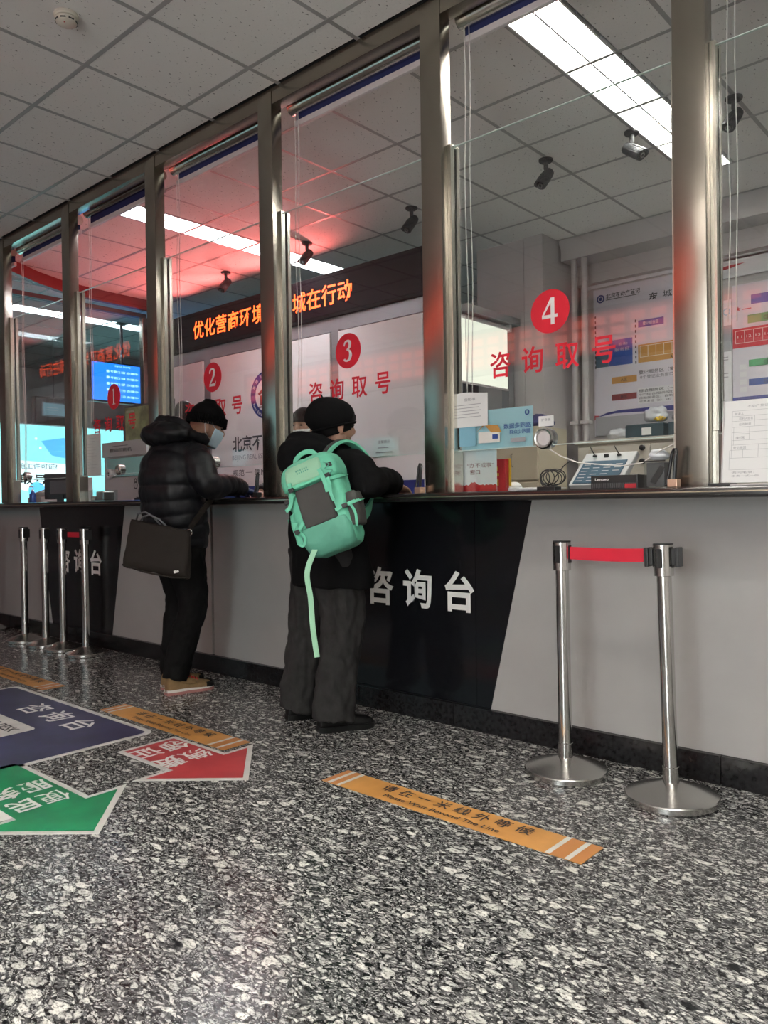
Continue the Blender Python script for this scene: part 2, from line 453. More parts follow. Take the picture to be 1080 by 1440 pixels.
o = struct('wall_pillar', MB().box((-4.16, 6.0, 0), (-3.665, 6.8, ZC+.05)).box((-3.655, 5.99, 0), (-3.47, 6.8, ZC+.05)), 'wall_office')
o = struct('wall_side', MB().box((-3.62, 6.8, 0), (-3.44, 8.7, 3.6)), 'wall_office')

# lamps sit in the tile grid: (x0, x1, y0, y1, hall?)
LAMPS = [(-2.08, -1.78, 3.25, 4.45, 0), (-2.08, -1.78, 4.45, 5.65, 0), (-5.68, -5.38, 3.25, 4.45, 1), (-5.68, -5.38, 4.45, 5.65, 1),
         (-9.28, -8.98, 3.85, 5.05, 1), (-9.28, -8.98, 5.05, 6.25, 1),
         (-.88, .32, .85, 1.15, 2), (-.28, .92, -.35, -.05, 2), (1.52, 2.72, -.35, -.05, 2), (-2.08, -.88, -1.85, -1.55, 3), (.32, 1.52, -1.85, -1.55, 2)]
HALLN = ['hall ceiling lamp nearest the counter', 'hall ceiling lamp just behind the viewer', 'hall ceiling lamp by the right hand wall', 'hall ceiling lamp near the red ticker wall, left one', 'hall ceiling lamp near the red ticker wall, right one']
ceil_ = struct('ceiling', MB().box((-13, -2.6, ZC+.16), (3, 8.5, ZC+.24)), 'void')
def tile_mesh(x0, x1, y0, y1, mb=None):
    new = mb is None; mb = mb or MB(); e = .011
    g = lambda x, y, z: Vector((x, y, z))
    top = [g(x0, y0, ZC+.012), g(x1, y0, ZC+.012), g(x1, y1, ZC+.012), g(x0, y1, ZC+.012)]
    up = [g(x0, y0, ZC+.025), g(x1, y0, ZC+.025), g(x1, y1, ZC+.025), g(x0, y1, ZC+.025)]
    lo = [g(x0+e, y0+e, ZC+.0), g(x1-e, y0+e, ZC+.0), g(x1-e, y1-e, ZC+.0), g(x0+e, y1-e, ZC+.0)]
    mb.ring_loft([up, top, lo]); return mb
xs = [-3.28+.6*k for k in range(-17, 11)]; xs = [max(-13, min(3, x)) for x in xs]
ys = [-2.6] + [2.05+.6*k for k in range(-7, 2)] + [2.85, 2.95] + [3.25+.6*k for k in range(0, 6)]
ysr = ys + [6.85+.6*k for k in range(0, 3)] + [8.5]
rest = MB(); nt = 0; shared = None
def lamp_cut(x0, x1, y0, y1):
    for a, b, c, d, k in LAMPS:
        if a < x1-.02 and b > x0+.02 and c < y1-.02 and d > y0+.02: return (a, b, c, d)
for x0, x1 in zip(xs, xs[1:]):
    if x1-x0 < .05: continue
    for y0, y1 in zip(ysr, ysr[1:]):
        if y0 == 2.85 or y1-y0 < .05: continue
        if x0 > -3.45 and y0 > 6.2: continue
        c = lamp_cut(x0, x1, y0, y1)
        rs = [(x0, x1, y0, y1)]
        if c:      # what is left of the cell beside the lamp
            rs = []
            if c[0] > x0+.05: rs.append((x0, min(x1, c[0]), y0, y1))
            if c[1] < x1-.05: rs.append((max(x0, c[1]), x1, y0, y1))
            if c[0] <= x0+.05 and c[1] >= x1-.05 or c[1]-c[0] > .5:
                rs = []
                if c[2] > y0+.05: rs.append((x0, x1, y0, c[2]))
                if c[3] < y1-.05: rs.append((x0, x1, c[3], y1))
        for r in rs:
            q = [(r[0], r[2]), (r[1], r[2]), (r[1], r[3]), (r[0], r[3]), ((r[0]+r[1])/2, (r[2]+r[3])/2)]
            vis = r[3] < 6.5 and any(in_view((a, b, ZC), 10) for a, b in q)
            if vis and nt < 290:
                nt += 1
                if abs(r[1]-r[0]-.6) < .002 and abs(r[3]-r[2]-.6) < .002:
                    if shared is None: shared = obj('ceiling_tile', tile_mesh(-.3, .3, -.3, .3), 'tile', ceil_); t = shared
                    else: t = bpy.data.objects.new('ceiling_tile', shared.data); link(t, ceil_)
                    t.location = ((r[0]+r[1])/2, (r[2]+r[3])/2, random.uniform(-.001, .001))
                else: obj('ceiling_tile', tile_mesh(*r), 'tile', ceil_)
            else: tile_mesh(*r, mb=rest)
o = obj('outlying_tiles', rest, 'tile', ceil_); o['kind'] = 'stuff'
for x in xs[1:-1]:
    for a, b in ((-2.6, 2.86), (2.95, 8.5 if x < -3.45 else 6.26)):
        obj('grid_bar', MB().box((x-.012, a, ZC-.001), (x+.012, b, ZC+.004)), 'grid_metal', ceil_)
for y in ys[1:]+[6.85]:
    if y in (2.85, 2.95): continue
    obj('grid_bar', MB().box((-13, y-.012, ZC-.002), (3 if y < 6.3 else -3.45, y+.012, ZC+.003)), 'grid_metal', ceil_)
struct('trim_2', MB().box((-13, 2.86, ZC+.001), (3, 2.95, ZC+.05)), 'void')

def troffer(x0, x1, y0, y1, kind, label, group=None):
    m = ('lamp_tube', 'lamp_tube_cool', 'lamp_hall', 'lamp_hall_bright')[kind]
    cx, cy = (x0+x1)/2, (y0+y1)/2
    t = thing('ceiling_lamp', label, 'ceiling lamp', (cx, cy, ZC), 0, group)
    hx, hy = (x1-x0)/2-.004, (y1-y0)/2-.004
    b = MB()
    b.box((-hx, -hy, .10), (hx, hy, .105))
    for s in (-1, 1):
        b.box((s*hx-.003*s, -hy, -.004), (s*hx-.012*s, hy, .10)); b.box((-hx, s*hy-.003*s, -.004), (hx, s*hy-.012*s, .10))
    along_y = hy > hx
    if along_y: b.box((-.006, -hy, .0), (.006, hy, .1))
    else: b.box((-hx, -.006, .0), (hx, .006, .1))
    obj('lamp_body', b, 'lamp_body', t)
    for s in (-1, 1):
        if along_y: q = MB().tube([(s*hx*.5, -hy+.02, .055), (s*hx*.5, hy-.02, .055)], .017, 10)
        else: q = MB().tube([(-hx+.02, s*hy*.5, .055), (hx-.02, s*hy*.5, .055)], .017, 10)
        obj('tube', q, m, t, smooth=AS)
    lv = MB(); n = 14
    for k in range(1, n):
        if along_y: lv.box((-hx, -hy+2*hy*k/n-.0015, .002), (hx, -hy+2*hy*k/n+.0015, .035))
        else: lv.box((-hx+2*hx*k/n-.0015, -hy, .002), (-hx+2*hx*k/n+.0015, hy, .035))
    obj('louvre', lv, 'lamp_body', t)
LL = ['bright twin tube ceiling lamp above the pane marked four, end nearer the glass', 'bright twin tube ceiling lamp above the pane marked four, end nearer the back wall',
      'cool white ceiling lamp above the pane marked two, end nearer the glass', 'cool white ceiling lamp above the pane marked two, end nearer the back',
      'small distant ceiling lamp behind the inner glass screen, nearer end', 'small distant ceiling lamp behind the inner glass screen, farther end']
for i, l in enumerate(LAMPS):
    if l[4] < 2: troffer(*l, LL[i])
    else: troffer(*l, HALLN[i-6])

# ------------------------------------------------------------------ service counter
YF = 2.96
cnt = thing('service_counter', 'long grey service counter with black lettered panels and black top', 'counter', (-4.5, YF, 0))
CO = (-4.5, YF, 0)
FX = lambda d: (lambda u, v: Vector((u, YF-d, v)))
def tr(z, k, cx): return cx  # (kept simple: panel edges are straight lines)
pan = [(-2.427, -1.78, -2.007), (-5.82, -5.14, -5.345)]      # centre, top right x, bottom right x
ext = lambda u, v, d: Vector((u, YF+.03-d, v))
def panel(poly, m, lab=None):
    obj('front_panel', MB().prism(poly, 0, .03, ext), m, cnt, off=CO, label=lab)
zt, zb = 1.06, .108
def edge(c, t, b, s): return (c+s*(t-c), c+s*(b-c))
e = [edge(*pan[1], -1), edge(*pan[1], 1), edge(*pan[0], -1), edge(*pan[0], 1)]     # (top x, bottom x)
g = .002
panel([(-9.5, zt), (-9.5, zb), (e[0][1]-g, zb), (e[0][0]-g, zt)], 'laminate_grey', 'grey laminate panel')
panel([(e[0][0], zt), (e[0][1], zb), (e[1][1], zb), (e[1][0], zt)], 'laminate_black', 'glossy black tapering panel')
panel([(e[1][0]+g, zt), (e[1][1]+g, zb), (-4.114, zb), (-4.114, zt)], 'laminate_grey', 'grey laminate panel')
panel([(-4.090, zt), (-4.090, zb), (e[2][1]-g, zb), (e[2][0]-g, zt)], 'laminate_grey', 'grey laminate panel')
xm = -2.083
panel([(e[2][0], zt), (e[2][1], zb), (xm-.0012, zb), (xm-.0012, zt)], 'laminate_black', 'glossy black tapering panel')
xq = e[3][1]+(e[3][0]-e[3][1])*0
panel([(xm+.0012, zt), (xm+.0012, zb), (e[3][1], zb), (e[3][0], zt)], 'laminate_black', 'glossy black tapering panel')
panel([(e[3][0]+g, zt), (e[3][1]+g, zb), (1.2, zb), (1.2, zt)], 'laminate_grey', 'grey laminate panel')
obj('carcass', MB().box((-9.5, YF+.031, .0), (1.2, 3.25, 1.055)), 'gasket', cnt, off=CO)
# top: slab, rounded nosing and its metal strip
obj('counter_top', MB().box((-9.5, 2.765, 1.062), (1.2, 3.30, 1.094), .003), 'counter_black', cnt, off=CO)
obj('nosing', MB().box((-9.5, 2.742, 1.054), (1.2, 2.766, 1.092), .009), 'counter_black', cnt, smooth=AS, off=CO)
obj('edge_strip', MB().box((-9.5, 2.7395, 1.0725), (1.2, 2.745, 1.078), .001), 'edge_gold', cnt, off=CO)
for cx in (-2.427, -5.82):
    for i, ch in enumerate('咨询台'):
        mb = MB(); put_chars(mb, ch, FX(.0015), cx-.345+.25*i, .533, 1, .19, .196, .026)
        obj('lettering', mb, 'white_vinyl', cnt, off=CO, recalc=False)
bb = struct('baseboard_front')
x = -9.5; k = 0
while x < 1.15:
    x2 = min(1.2, x+.608)
    obj('skirting_tile', MB().box((x+.0015, 2.938-.001*(k % 2), 0), (x2-.0015, YF-.001, .107), .002), 'skirting_black', bb); x = x2; k += 1

# ------------------------------------------------------------------ steel frame and glass
YG = 2.86
fr = thing('glazing_frame', 'stainless steel frame of posts and head beam holding the counter glass', 'frame', (-4.5, YG, 1.094))
FO = (-4.5, YG, 1.094)
PX = [-1.112-1.1755*k for k in range(-1, 8)]       # left edges of the posts
PW = .118
for x in PX:
    obj('post', MB().box((x, YG-.004, 1.094), (x+PW, YG+.07, 3.345), .003), 'steel', fr, smooth=AS, off=FO)
    for s in (0, 1):        # the channels the panes slide in, either side of the post
        a = x+PW if s else x-.022
        obj('channel', MB().box((a+.0005, YG+.040, 1.295), (a+.0215, YG+.066, 2.69), .001).box((a+.0005, YG+.084, 1.295), (a+.0215, YG+.105, 2.69), .001), 'steel_bright', fr, off=FO)
        obj('channel_foot', MB().box((a+.0005, YG+.036, 1.0945), (a+.0215, YG+.105, 1.294), .001), 'steel_bright', fr, off=FO)
obj('head_beam', MB().box((-9.4, YG, 3.272), (1.2, YG+.075, ZC+.0005), .003), 'steel', fr, smooth=AS, off=FO)
YP = 2.928
for n, (xa, xb) in enumerate(zip(PX[1:], PX[:-1])):
    x0, x1 = xa+PW+.004, xb-.004
    wn = struct('window_%d' % (n+1))
    obj('glass_pane', MB().box((x0, YP, 1.288), (x1, YP+.010, 2.685)), 'glass', wn)
    obj('pane_edge', MB().box((x0, YP-.0005, 2.6855), (x1, YP+.0105, 2.6885)), 'glass_edge', wn)
    obj('pane_edge', MB().box((x0, YP-.0005, 1.2845), (x1, YP+.0105, 1.2875)), 'glass_edge', wn)
    q = MB()
    for a, b in ((x0-.003, x0+.005), (x1-.005, x1+.003)):
        q.box((a, YP-.004, 1.29), (b, YP-.0005, 2.69)).box((a, YP+.0105, 1.29), (b, YP+.014, 2.69))
    obj('gasket', q, 'gasket', wn)
    if 2 <= n+1 <= 7 or n == 0: pass
# red vinyl numbers and words on the panes (children of their window)
wins = {}
for o_ in COL.objects:
    if o_.name.startswith('window_') and o_.get('kind') == 'structure': wins[int(o_.name.split('_')[1])] = o_
G = XZ(YP-.0015); G2 = XZ(YP-.003)
for num, cx, wn in ((4, -1.663, 2), (3, -2.846, 3), (2, -4.02, 4), (1, -5.205, 5)):
    W_ = wins[wn]
    obj('number_disc', disc(MB(), G, cx, 1.846, .0915, 48), 'red_vinyl', W_, recalc=False)
    obj('number', serif_digit(MB(), num, G2, cx, 1.846, .112), 'white_vinyl', W_, recalc=False)
    for i, ch in enumerate('咨询取号'):
        mb = MB(); put_chars(mb, ch, G, cx-.305+.163*i, 1.594, 1, .112, .120, .016)
        obj('lettering', mb, 'red_vinyl', W_, recalc=False)

# roller blinds wound up under the beam, with hanging cords
names = {1: 'the bay at the right edge', 2: 'the pane marked four', 3: 'the pane marked three', 4: 'the pane marked two', 5: 'the pane marked one', 6: 'the bay beside the curved bulkhead', 7: 'the bay cut off at left'}
for n, (xa, xb) in enumerate(zip(PX[1:], PX[:-1])):
    n += 1
    if n > 7: continue
    x0, x1 = xa+PW+.01, xb-.01
    t = thing('roller_blind', 'rolled up roller blind above %s' % names[n], 'blind', ((x0+x1)/2, 3.0, 3.25))
    BO = tuple(t.location)
    if n in (2, 3, 4, 6): obj('cassette', MB().tube([(x0, 3.0, 3.292), (x1, 3.0, 3.292)], .042, 20), 'steel_bright', t, smooth=AS, off=BO)
    else: obj('cassette', MB().tube([(x0, 3.0, 3.30), (x1, 3.0, 3.30)], .034, 20), 'steel', t, smooth=AS, off=BO)
    obj('fabric', MB().box((x0+.015, 3.020, 3.205), (x1-.015, 3.024, 3.295)), 'navy_fabric', t, off=BO)
    obj('bottom_bar', MB().box((x0+.012, 3.010, 3.190), (x1-.012, 3.034, 3.222), .004), 'bar_white', t, off=BO)
    zl = {1: 1.7, 2: 1.53, 3: 1.6, 4: 1.6, 5: 1.7, 6: 1.3, 7: 1.4}[n]
    for k, dx in enumerate((.022, .05)):
        pts = [(x0+dx+.006*math.sin(j*1.1+k)*(j/10), 3.0+.004*math.sin(j), 3.28-(3.28-zl)*j/10) for j in range(11)]
        obj('cord', MB().tube(pts, .0021, 6), 'cord_white', t, smooth=True, off=BO)
    if n in (2, 4): obj('cord_weight', MB().lathe([(.001, .0), (.006, .004), (.007, .02), (.003, .028)], (x0+.05, 3.0, zl-.025), 10), 'bar_white', t, smooth=AS, off=BO)

# ------------------------------------------------------------------ things fixed to the ceiling
d = thing('smoke_detector', 'round cream smoke detector on the ceiling tiles at top left', 'smoke detector', (-3.545, 1.785, ZC))
obj('base', MB().lathe([(.055, 0), (.056, -.012), (.050, -.018)], seg=28), 'cream_plastic', d, smooth=AS)
obj('head', MB().lathe([(.046, -.018), (.050, -.022), (.046, -.040), (.030, -.050), (.001, -.052)], seg=28), 'cream_plastic', d, smooth=AS)
q = MB()
for k in range(8):
    a = 2*PI*k/8; q.box((-.012, .044, -.038), (.012, .0492, -.033), mtx=Matrix.Rotation(a, 4, 'Z'))
obj('vents', q, 'gasket', d)
obj('indicator', MB().ball((.02, -.02, -.05), .003, 8, 6), 'print_red', d)

def cctv(x, y, yaw, label, tilt=50):
    t = thing('security_camera', label, 'camera', (x, y, ZC), yaw)
    obj('mount', MB().lathe([(.048, 0), (.048, -.010), (.040, -.018), (.012, -.020)], seg=24), 'camera_dark', t, smooth=AS)
    obj('arm', MB().tube([(0, 0, -.015), (0, 0, -.06), (0, .012, -.082), (0, .016, -.088)], .015, 12), 'camera_dark', t, smooth=AS)
    R_ = Matrix.Translation((0, .0, -.118)) @ Matrix.Rotation(math.radians(tilt), 4, 'X') @ Matrix.Rotation(PI/2, 4, 'X')
    obj('body', MB().lathe([(.020, -.062), (.034, -.055), (.037, -.03), (.037, .085), (.032, .092)], seg=24, mtx=R_), 'camera_dark', t, smooth=AS)
    # hood over the front of the barrel
    h = MB(); n = 15
    for z0, z1 in ((-.01, .112),):
        for k in range(n):
            a0, a1 = [PI*(-.05+1.1*j/n) for j in (k, k+1)]
            for r in (.040,):
                h.poly([R_ @ Vector((r*math.cos(a), -r*math.sin(a) if False else r*math.sin(a), z)) for a, z in ((a0, z0), (a1, z0), (a1, z1-.02*(1-math.sin(a1))), (a0, z1-.02*(1-math.sin(a0))))])
    ho = obj('sunshade', h, 'camera_dark', t, smooth=True)
    md = ho.modifiers.new('solid', 'SOLIDIFY'); md.thickness = .003
    ln = obj('lens', MB().lathe([(.030, .091), (.022, .094), (.001, .095)], seg=20, mtx=R_), 'lens', t, smooth=AS)
    obj('lens_ring', MB().lathe([(.016, .0945), (.016, .097), (.010, .097), (.010, .0945)], seg=18, mtx=R_, cap=False), 'chrome_satin', t, smooth=AS)
cctv(-1.489, 4.746, -.25, 'dark security camera on the ceiling right of the rightmost visible post')
cctv(-2.101, 4.740, 1.35, 'dark security camera beside the end of the bright ceiling lamp', 36)
cctv(-2.70, 4.72, -.15, 'dark security camera on the ceiling above the red number four disc')
cctv(-3.906, 4.75, -.05, 'dark security camera on the ceiling just left of the second widest post')
cctv(-5.097, 4.74, .0, 'dark security camera at the end of the cool ceiling lamp')
cctv(-6.321, 4.78, .1, 'reddish lit security camera on the ceiling above the pane marked two')
cctv(-9.2, 7.2, .0, 'small far security camera behind the inner glass screen')

# ------------------------------------------------------------------ LED board and the white boards below it
t = thing('led_sign', 'long dark LED sign with glowing orange red Chinese characters', 'LED sign', (-5.95, 5.1, 2.78))
LO = tuple(t.location)
obj('case', MB().box((-7.84, 5.104, 2.778), (-4.07, 5.24, 3.19), .006), 'led_case', t, off=LO)
obj('led_panel', MB().box((-7.80, 5.1, 2.81), (-4.10, 5.106, 3.165)), 'led_panel', t, off=LO)
mb = MB()
for i, ch in enumerate('优化营商环境 东城在行动'):
    if ch != ' ': put_chars(mb, ch, XZ(5.0975), -7.345+.205*i, 2.885, 1, .20, .205, .012)
obj('led_characters', mb, 'led_glow', t, off=LO, recalc=False)
for x in (-7.2, -6.6, -5.9, -5.2):        # unseen red spots added in front of the board to redden the ceiling
    la = bpy.data.lights.new('added_red_spot', 'SPOT'); la.energy = 15; la.color = (1, .17, .16); la.spot_size = math.radians(150); la.spot_blend = 1; la.shadow_soft_size = 0
    lo_ = bpy.data.objects.new('added_red_spot', la); link(lo_, t); lo_.location = (x-LO[0], -.06, .2); lo_.rotation_euler = (math.radians(-(90+17)), 0, 0)

wb = struct('wall_partition', MB().box((-7.85, 5.13, 0), (-4.05, 5.2, 1.10)).box((-7.85, 5.13, 2.65), (-4.05, 5.2, 2.777)).box((-7.85, 5.12, 1.10), (-7.80, 5.2, 2.65)).box((-7.155, 5.10, 1.10), (-7.025, 5.2, 2.65)).box((-5.175, 5.10, 1.1), (-5.075, 5.2, 2.65)).box((-4.075, 5.10, 1.1), (-4.02, 5.2, 2.65)), 'board_frame')
B_ = XZ(5.0835)
def board(name, x0, x1, z0, z1, label, cat='board'):
    t = thing(name, label, cat, ((x0+x1)/2, 5.1, z0))
    obj('panel', MB().box((x0, 5.085, z0), (x1, 5.112, z1), .003), 'white_board', t, off=tuple(t.location))
    return t
def dec(t, name, m, mb, label=None): return obj(name, mb, m, t, off=tuple(t.location), recalc=False, label=label)
b1 = board('display_board', -7.795, -7.16, 1.1, 2.63, 'narrow white board at the far left under the LED sign')
b2 = board('display_board', -7.02, -5.18, 1.1, 2.63, 'white board with round navy emblem and black Chinese title')
b3 = board('display_board', -5.07, -4.08, 1.1, 2.63, 'plain white board behind the pane marked three with navy foot band')
dec(b2, 'foot_band', 'board_navy', rect(MB(), B_, -7.02, 1.1, -5.18, 1.245))
dec(b3, 'foot_band', 'board_navy', rect(MB(), B_, -5.07, 1.1, -4.08, 1.245))
ex, ez = -6.10, 2.155
mb = disc(MB(), B_, ex, ez, .24, 56, .165); dec(b2, 'emblem_ring', 'board_navy', mb)
C_ = XZ(5.0825)
mb = MB()
for s, a0, a1, r, fl in (('东城不动产登记', 155, 25, .186, 1), ('Real Estate Registration', 205, 335, .218, -1)):
    n = len(s)
    for i, ch in enumerate(s):
        if ch == ' ': continue
        a = math.radians(a0+(a1-a0)*i/(n-1)); v, f = glyphs(ch, .01); sc = .042
        rot_ = a-PI/2 if fl > 0 else a+PI/2
        ux, uy = math.cos(rot_), math.sin(rot_); cx0 = sum(p.x for p in v)/len(v)
        mb.raw(v, f, lambda p: C_(ex+r*math.cos(a)+sc*((p.x-cx0)*ux-p.y*uy), ez+r*math.sin(a)+sc*((p.x-cx0)*uy+p.y*ux)))
dec(b2, 'emblem_lettering', 'white_vinyl', mb)
mb = MB(); mb.poly([C_(ex-.125, ez+.02), C_(ex, ez+.10), C_(ex+.125, ez+.02), C_(ex+.10, ez-.0), C_(ex, ez+.06), C_(ex-.10, ez)])
rect(mb, C_, ex-.09, ez-.10, ex-.03, ez+.0); rect(mb, C_, ex+.03, ez-.10, ex+.09, ez+.0); rect(mb, C_, ex-.11, ez-.125, ex+.11, ez-.11)
dec(b2, 'emblem_building', 'print_maroon', mb)
mb = MB(); put_text(mb, '北京不动产登记', B_, -6.655, 1.60, -5.06-.45, 1.77, .02); dec(b2, 'lettering', 'print_black', mb)
mb = MB(); put_text(mb, 'BEIJING REAL ESTATE REGISTRATION', B_, -6.66, 1.507, -5.51, 1.572, .004); dec(b2, 'lettering', 'print_grey', mb)
mb = MB(); put_text(mb, '规范', B_, -6.655, 1.355, -6.465, 1.42, .0); put_text(mb, '便民', B_, -6.30, 1.355, -6.11, 1.42, .0)
rect(mb, B_, -6.44, 1.385, -6.33, 1.389); dec(b2, 'lettering', 'print_black', mb)

# ------------------------------------------------------------------ side wall with the roller shade, pillar, pipes
sw = struct('wall_shade', MB().box((-3.85, 5.2, 0), (-3.77, 5.99, 1.50)).box((-3.9, 5.2, 2.60), (-3.70, 5.985, 2.66)).box((-3.85, 5.2, 2.55), (-3.77, 5.99, 2.60)).box((-3.85, 5.10, 0), (-3.76, 5.2, 2.66)).box((-3.84, 5.90, 1.5), (-3.765, 5.985, 2.55)), 'board_frame')
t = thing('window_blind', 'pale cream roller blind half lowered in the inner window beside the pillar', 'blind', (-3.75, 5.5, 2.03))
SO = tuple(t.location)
obj('fabric', MB().box((-3.757, 5.16, 2.035), (-3.752, 5.86, 2.555)), 'shade_cream_lit', t, off=SO)
obj('head_tube', MB().tube([(-3.755, 5.12, 2.565), (-3.755, 5.88, 2.565)], .016, 12), 'bar_white', t, smooth=AS, off=SO)
obj('bottom_bar', MB().box((-3.762, 5.15, 2.02), (-3.748, 5.87, 2.036)), 'bar_white', t, off=SO)
obj('bracket', MB().box((-3.78, 5.87, 2.54), (-3.73, 5.90, 2.60)), 'bar_white', t, off=SO)
obj('cord', MB().tube([(-3.74, 5.22, 2.56), (-3.738, 5.22, 2.2), (-3.735, 5.221, 1.97)], .003, 6), 'cord_white', t, off=SO)
t = thing('water_pipe', 'left of two painted pipes with a bend beside the pillar', 'pipe', (-3.42, 6.56, 0))
P_ = [(-3.56, 6.5, 3.36), (-3.56, 6.5, 3.32), (-3.55, 6.5, 3.30)]
def pipe(name, x0, x1, zb, zt, label, y):
    t = thing(name, label, 'pipe', (x1, y, 0))
    obj('run', MB().tube([(x0, y, 3.36), (x0, y, zt+.02), (x0+.01, y, zt), (x0+.02, y, zt-.012), (x1-.02, y, zt-.115), (x1-.006, y, zt-.13), (x1, y, zt-.155), (x1, y, zb)], .027, 14), 'wall_office', t, smooth=AS, off=(x1, y, 0))
    obj('clip', MB().box((x1-.04, y-.032, 1.72), (x1+.04, y+.05, 1.75)), 'wall_office', t, off=(x1, y, 0))
    obj('union', MB().lathe([(.033, 0), (.033, .04)], (x0, y, zt+.005), 14), 'wall_office', t, smooth=AS, off=(x1, y, 0))
bpy.data.objects.remove(t)
pipe('water_pipe', -3.45, -3.335, 1.56, 3.31, 'left of two painted bent pipes beside the grey pillar', 6.30+.0)
pipe('water_pipe', -3.37, -3.235, 1.56, 3.32, 'right of two painted bent pipes beside the lilac poster', 6.30)

# ------------------------------------------------------------------ back wall boards
YB = 6.60
Q = XZ(YB-.0085); Q2 = XZ(YB-.0105)
t = thing('information_board', 'large lilac information board with title, plan and coloured zones behind the pane marked four', 'board', (-2.78, 6.62, 1.63))
obj('panel', MB().box((-3.30, 6.592, 1.63), (-2.26, 6.619, 2.95), .002), 'poster_lilac', t, off=tuple(t.location))
obj('foot_panel', MB().box((-3.29, 6.590, 1.632), (-2.27, 6.5915, 1.80)), 'print_grey', t, off=tuple(t.location))
P = lambda n, m, mb: dec(t, n, m, mb)
mb = disc(MB(), Q, -3.23, 2.862, .037, 30, .024); disc(mb, Q, -3.23, 2.862, .016, 20); P('logo', 'board_navy', mb)
mb = put_text(MB(), '北京不动产登记', Q, -3.178, 2.852, -2.86, 2.897, .02); put_text(mb, '东', Q, -2.785, 2.772, -2.705, 2.832, .035); put_text(mb, '城', Q, -2.66, 2.772, -2.58, 2.832, .035)
put_text(mb, '登记服务区（窗口1-10）', Q, -2.882, 2.142, -2.42, 2.176, .01); put_text(mb, '10个登记业务窗口，其中', Q, -2.88, 2.10, -2.46, 2.132, .0)
P('lettering', 'print_black', mb)
mb = rect(MB(), Q, -3.178, 2.84, -2.87, 2.846)
for xx in (-3.283, -2.905):
    z = 2.24
    while z < 2.70 - (.08 if xx > -3 else 0): rect(mb, Q, xx-.006, z, xx+.006, z+.025); z += .045
P('dashes', 'print_black', mb)
P('title_bar', 'print_blue', rect(MB(), Q, -2.881, 2.55, -2.655, 2.611))
mb = put_text(MB(), '登记综合区', Q2, -2.84, 2.565, -2.70, 2.595, .01); put_text(mb, '自助', Q2, -3.06, 2.42, -2.98, 2.445); put_text(mb, '服务区', Q2, -3.10, 2.37, -2.96, 2.40); P('lettering', 'poster_white', mb)
P('plan_block', 'print_teal', rect(MB(), Q, -3.282, 2.247, -3.16, 2.40)); P('plan_block', 'print_blue', rect(MB(), Q, -3.158, 2.247, -2.935, 2.475))
P('zone_strip', 'print_orange', rect(MB(), Q, -2.884, 2.243, -2.30, 2.40))
mb = MB()
for k in range(8): stroke(mb, Q2, [(-2.865+.07*k, 2.29), (-2.865+.07*k, 2.385)], .002)
stroke(mb, Q2, [(-2.865, 2.29), (-2.32, 2.29)], .002); stroke(mb, Q2, [(-2.865, 2.385), (-2.32, 2.385)], .002); P('zone_cells', 'cord_white', mb)
P('zone_label', 'print_orange', rect(MB(), Q, -3.13, 2.086, -2.898, 2.144)); P('zone_label', 'print_maroon', rect(MB(), Q, -3.132, 1.937, -2.90, 1.992))
P('text_box', 'poster_white', rect(MB(), Q, -2.89, 1.886, -2.36, 2.024))
mb = put_text(MB(), '综合服务区（一窗办理）', Q2, -2.878, 1.985, -2.42, 2.012, .01)
put_text(mb, '9个综合服务窗口（5个', Q2, -2.875, 1.955, -2.45, 1.976); put_text(mb, '自助服务区、自助预约区', Q2, -2.875, 1.925, -2.47, 1.946); put_text(mb, '收费发证（23、24）', Q2, -2.875, 1.895, -2.60, 1.916)
put_text(mb, 'A区', Q2, -3.045, 2.10, -2.985, 2.13, .01); put_text(mb, 'B区', Q2, -3.045, 1.95, -2.985, 1.98, .01); put_text(mb, 'A', Q2, -2.60, 2.25, -2.58, 2.275, .02); P('lettering', 'print_black', mb)
mb = MB(); mb.poly([Q(-3.28, 1.80), Q(-3.10, 1.825), Q(-2.27, 1.80), Q(-2.27, 1.86), Q(-2.6, 1.85), Q(-3.06, 1.85), Q(-3.18, 1.835)]); P('swoosh', 'board_navy', mb)
mb = MB(); mb.poly([Q(-3.30, 1.775), Q(-3.27, 1.79), Q(-3.25, 1.815), Q(-3.30, 1.82)]); P('swoosh', 'print_red', mb)

t = thing('notice_strip', 'narrow pale notice board with small sheets between the two lilac boards', 'board', (-2.165, 6.62, 1.78))
obj('panel', MB().box((-2.245, 6.598, 1.78), (-2.105, 6.619, 2.655)), 'poster_white', t, off=tuple(t.location))
P = lambda n, m, mb: dec(t, n, m, mb); R1 = XZ(6.5965)
mb = rect(MB(), R1, -2.245, 2.24, -2.105, 2.45); P('notice_sheet', 'print_grey', mb); mb = disc(MB(), R1, -2.14, 2.56, .03, 20, .02); P('notice_sheet', 'paper_aqua_dark', mb)
mb = MB()
for z in (2.17, 2.19, 2.06, 2.03): rect(mb, R1, -2.21, z, -2.13, z+.008)
put_text(mb, '公司', R1, -2.22, 1.88, -2.16, 1.905); P('lettering', 'print_grey', mb)
t = thing('information_board', 'large lilac information board with green, red and blue bands at right edge', 'board', (-1.45, 6.62, 1.66))
obj('panel', MB().box((-2.095, 6.594, 1.66), (-.6, 6.619, 2.76), .002), 'poster_lilac', t, off=tuple(t.location))
P = lambda n, m, mb: dec(t, n, m, mb)
P('title_bar', 'print_blue', rect(MB(), Q, -1.952, 2.588, -1.4, 2.663)); P('zone_band', 'print_green', rect(MB(), Q, -1.978, 2.44, -1.4, 2.507))
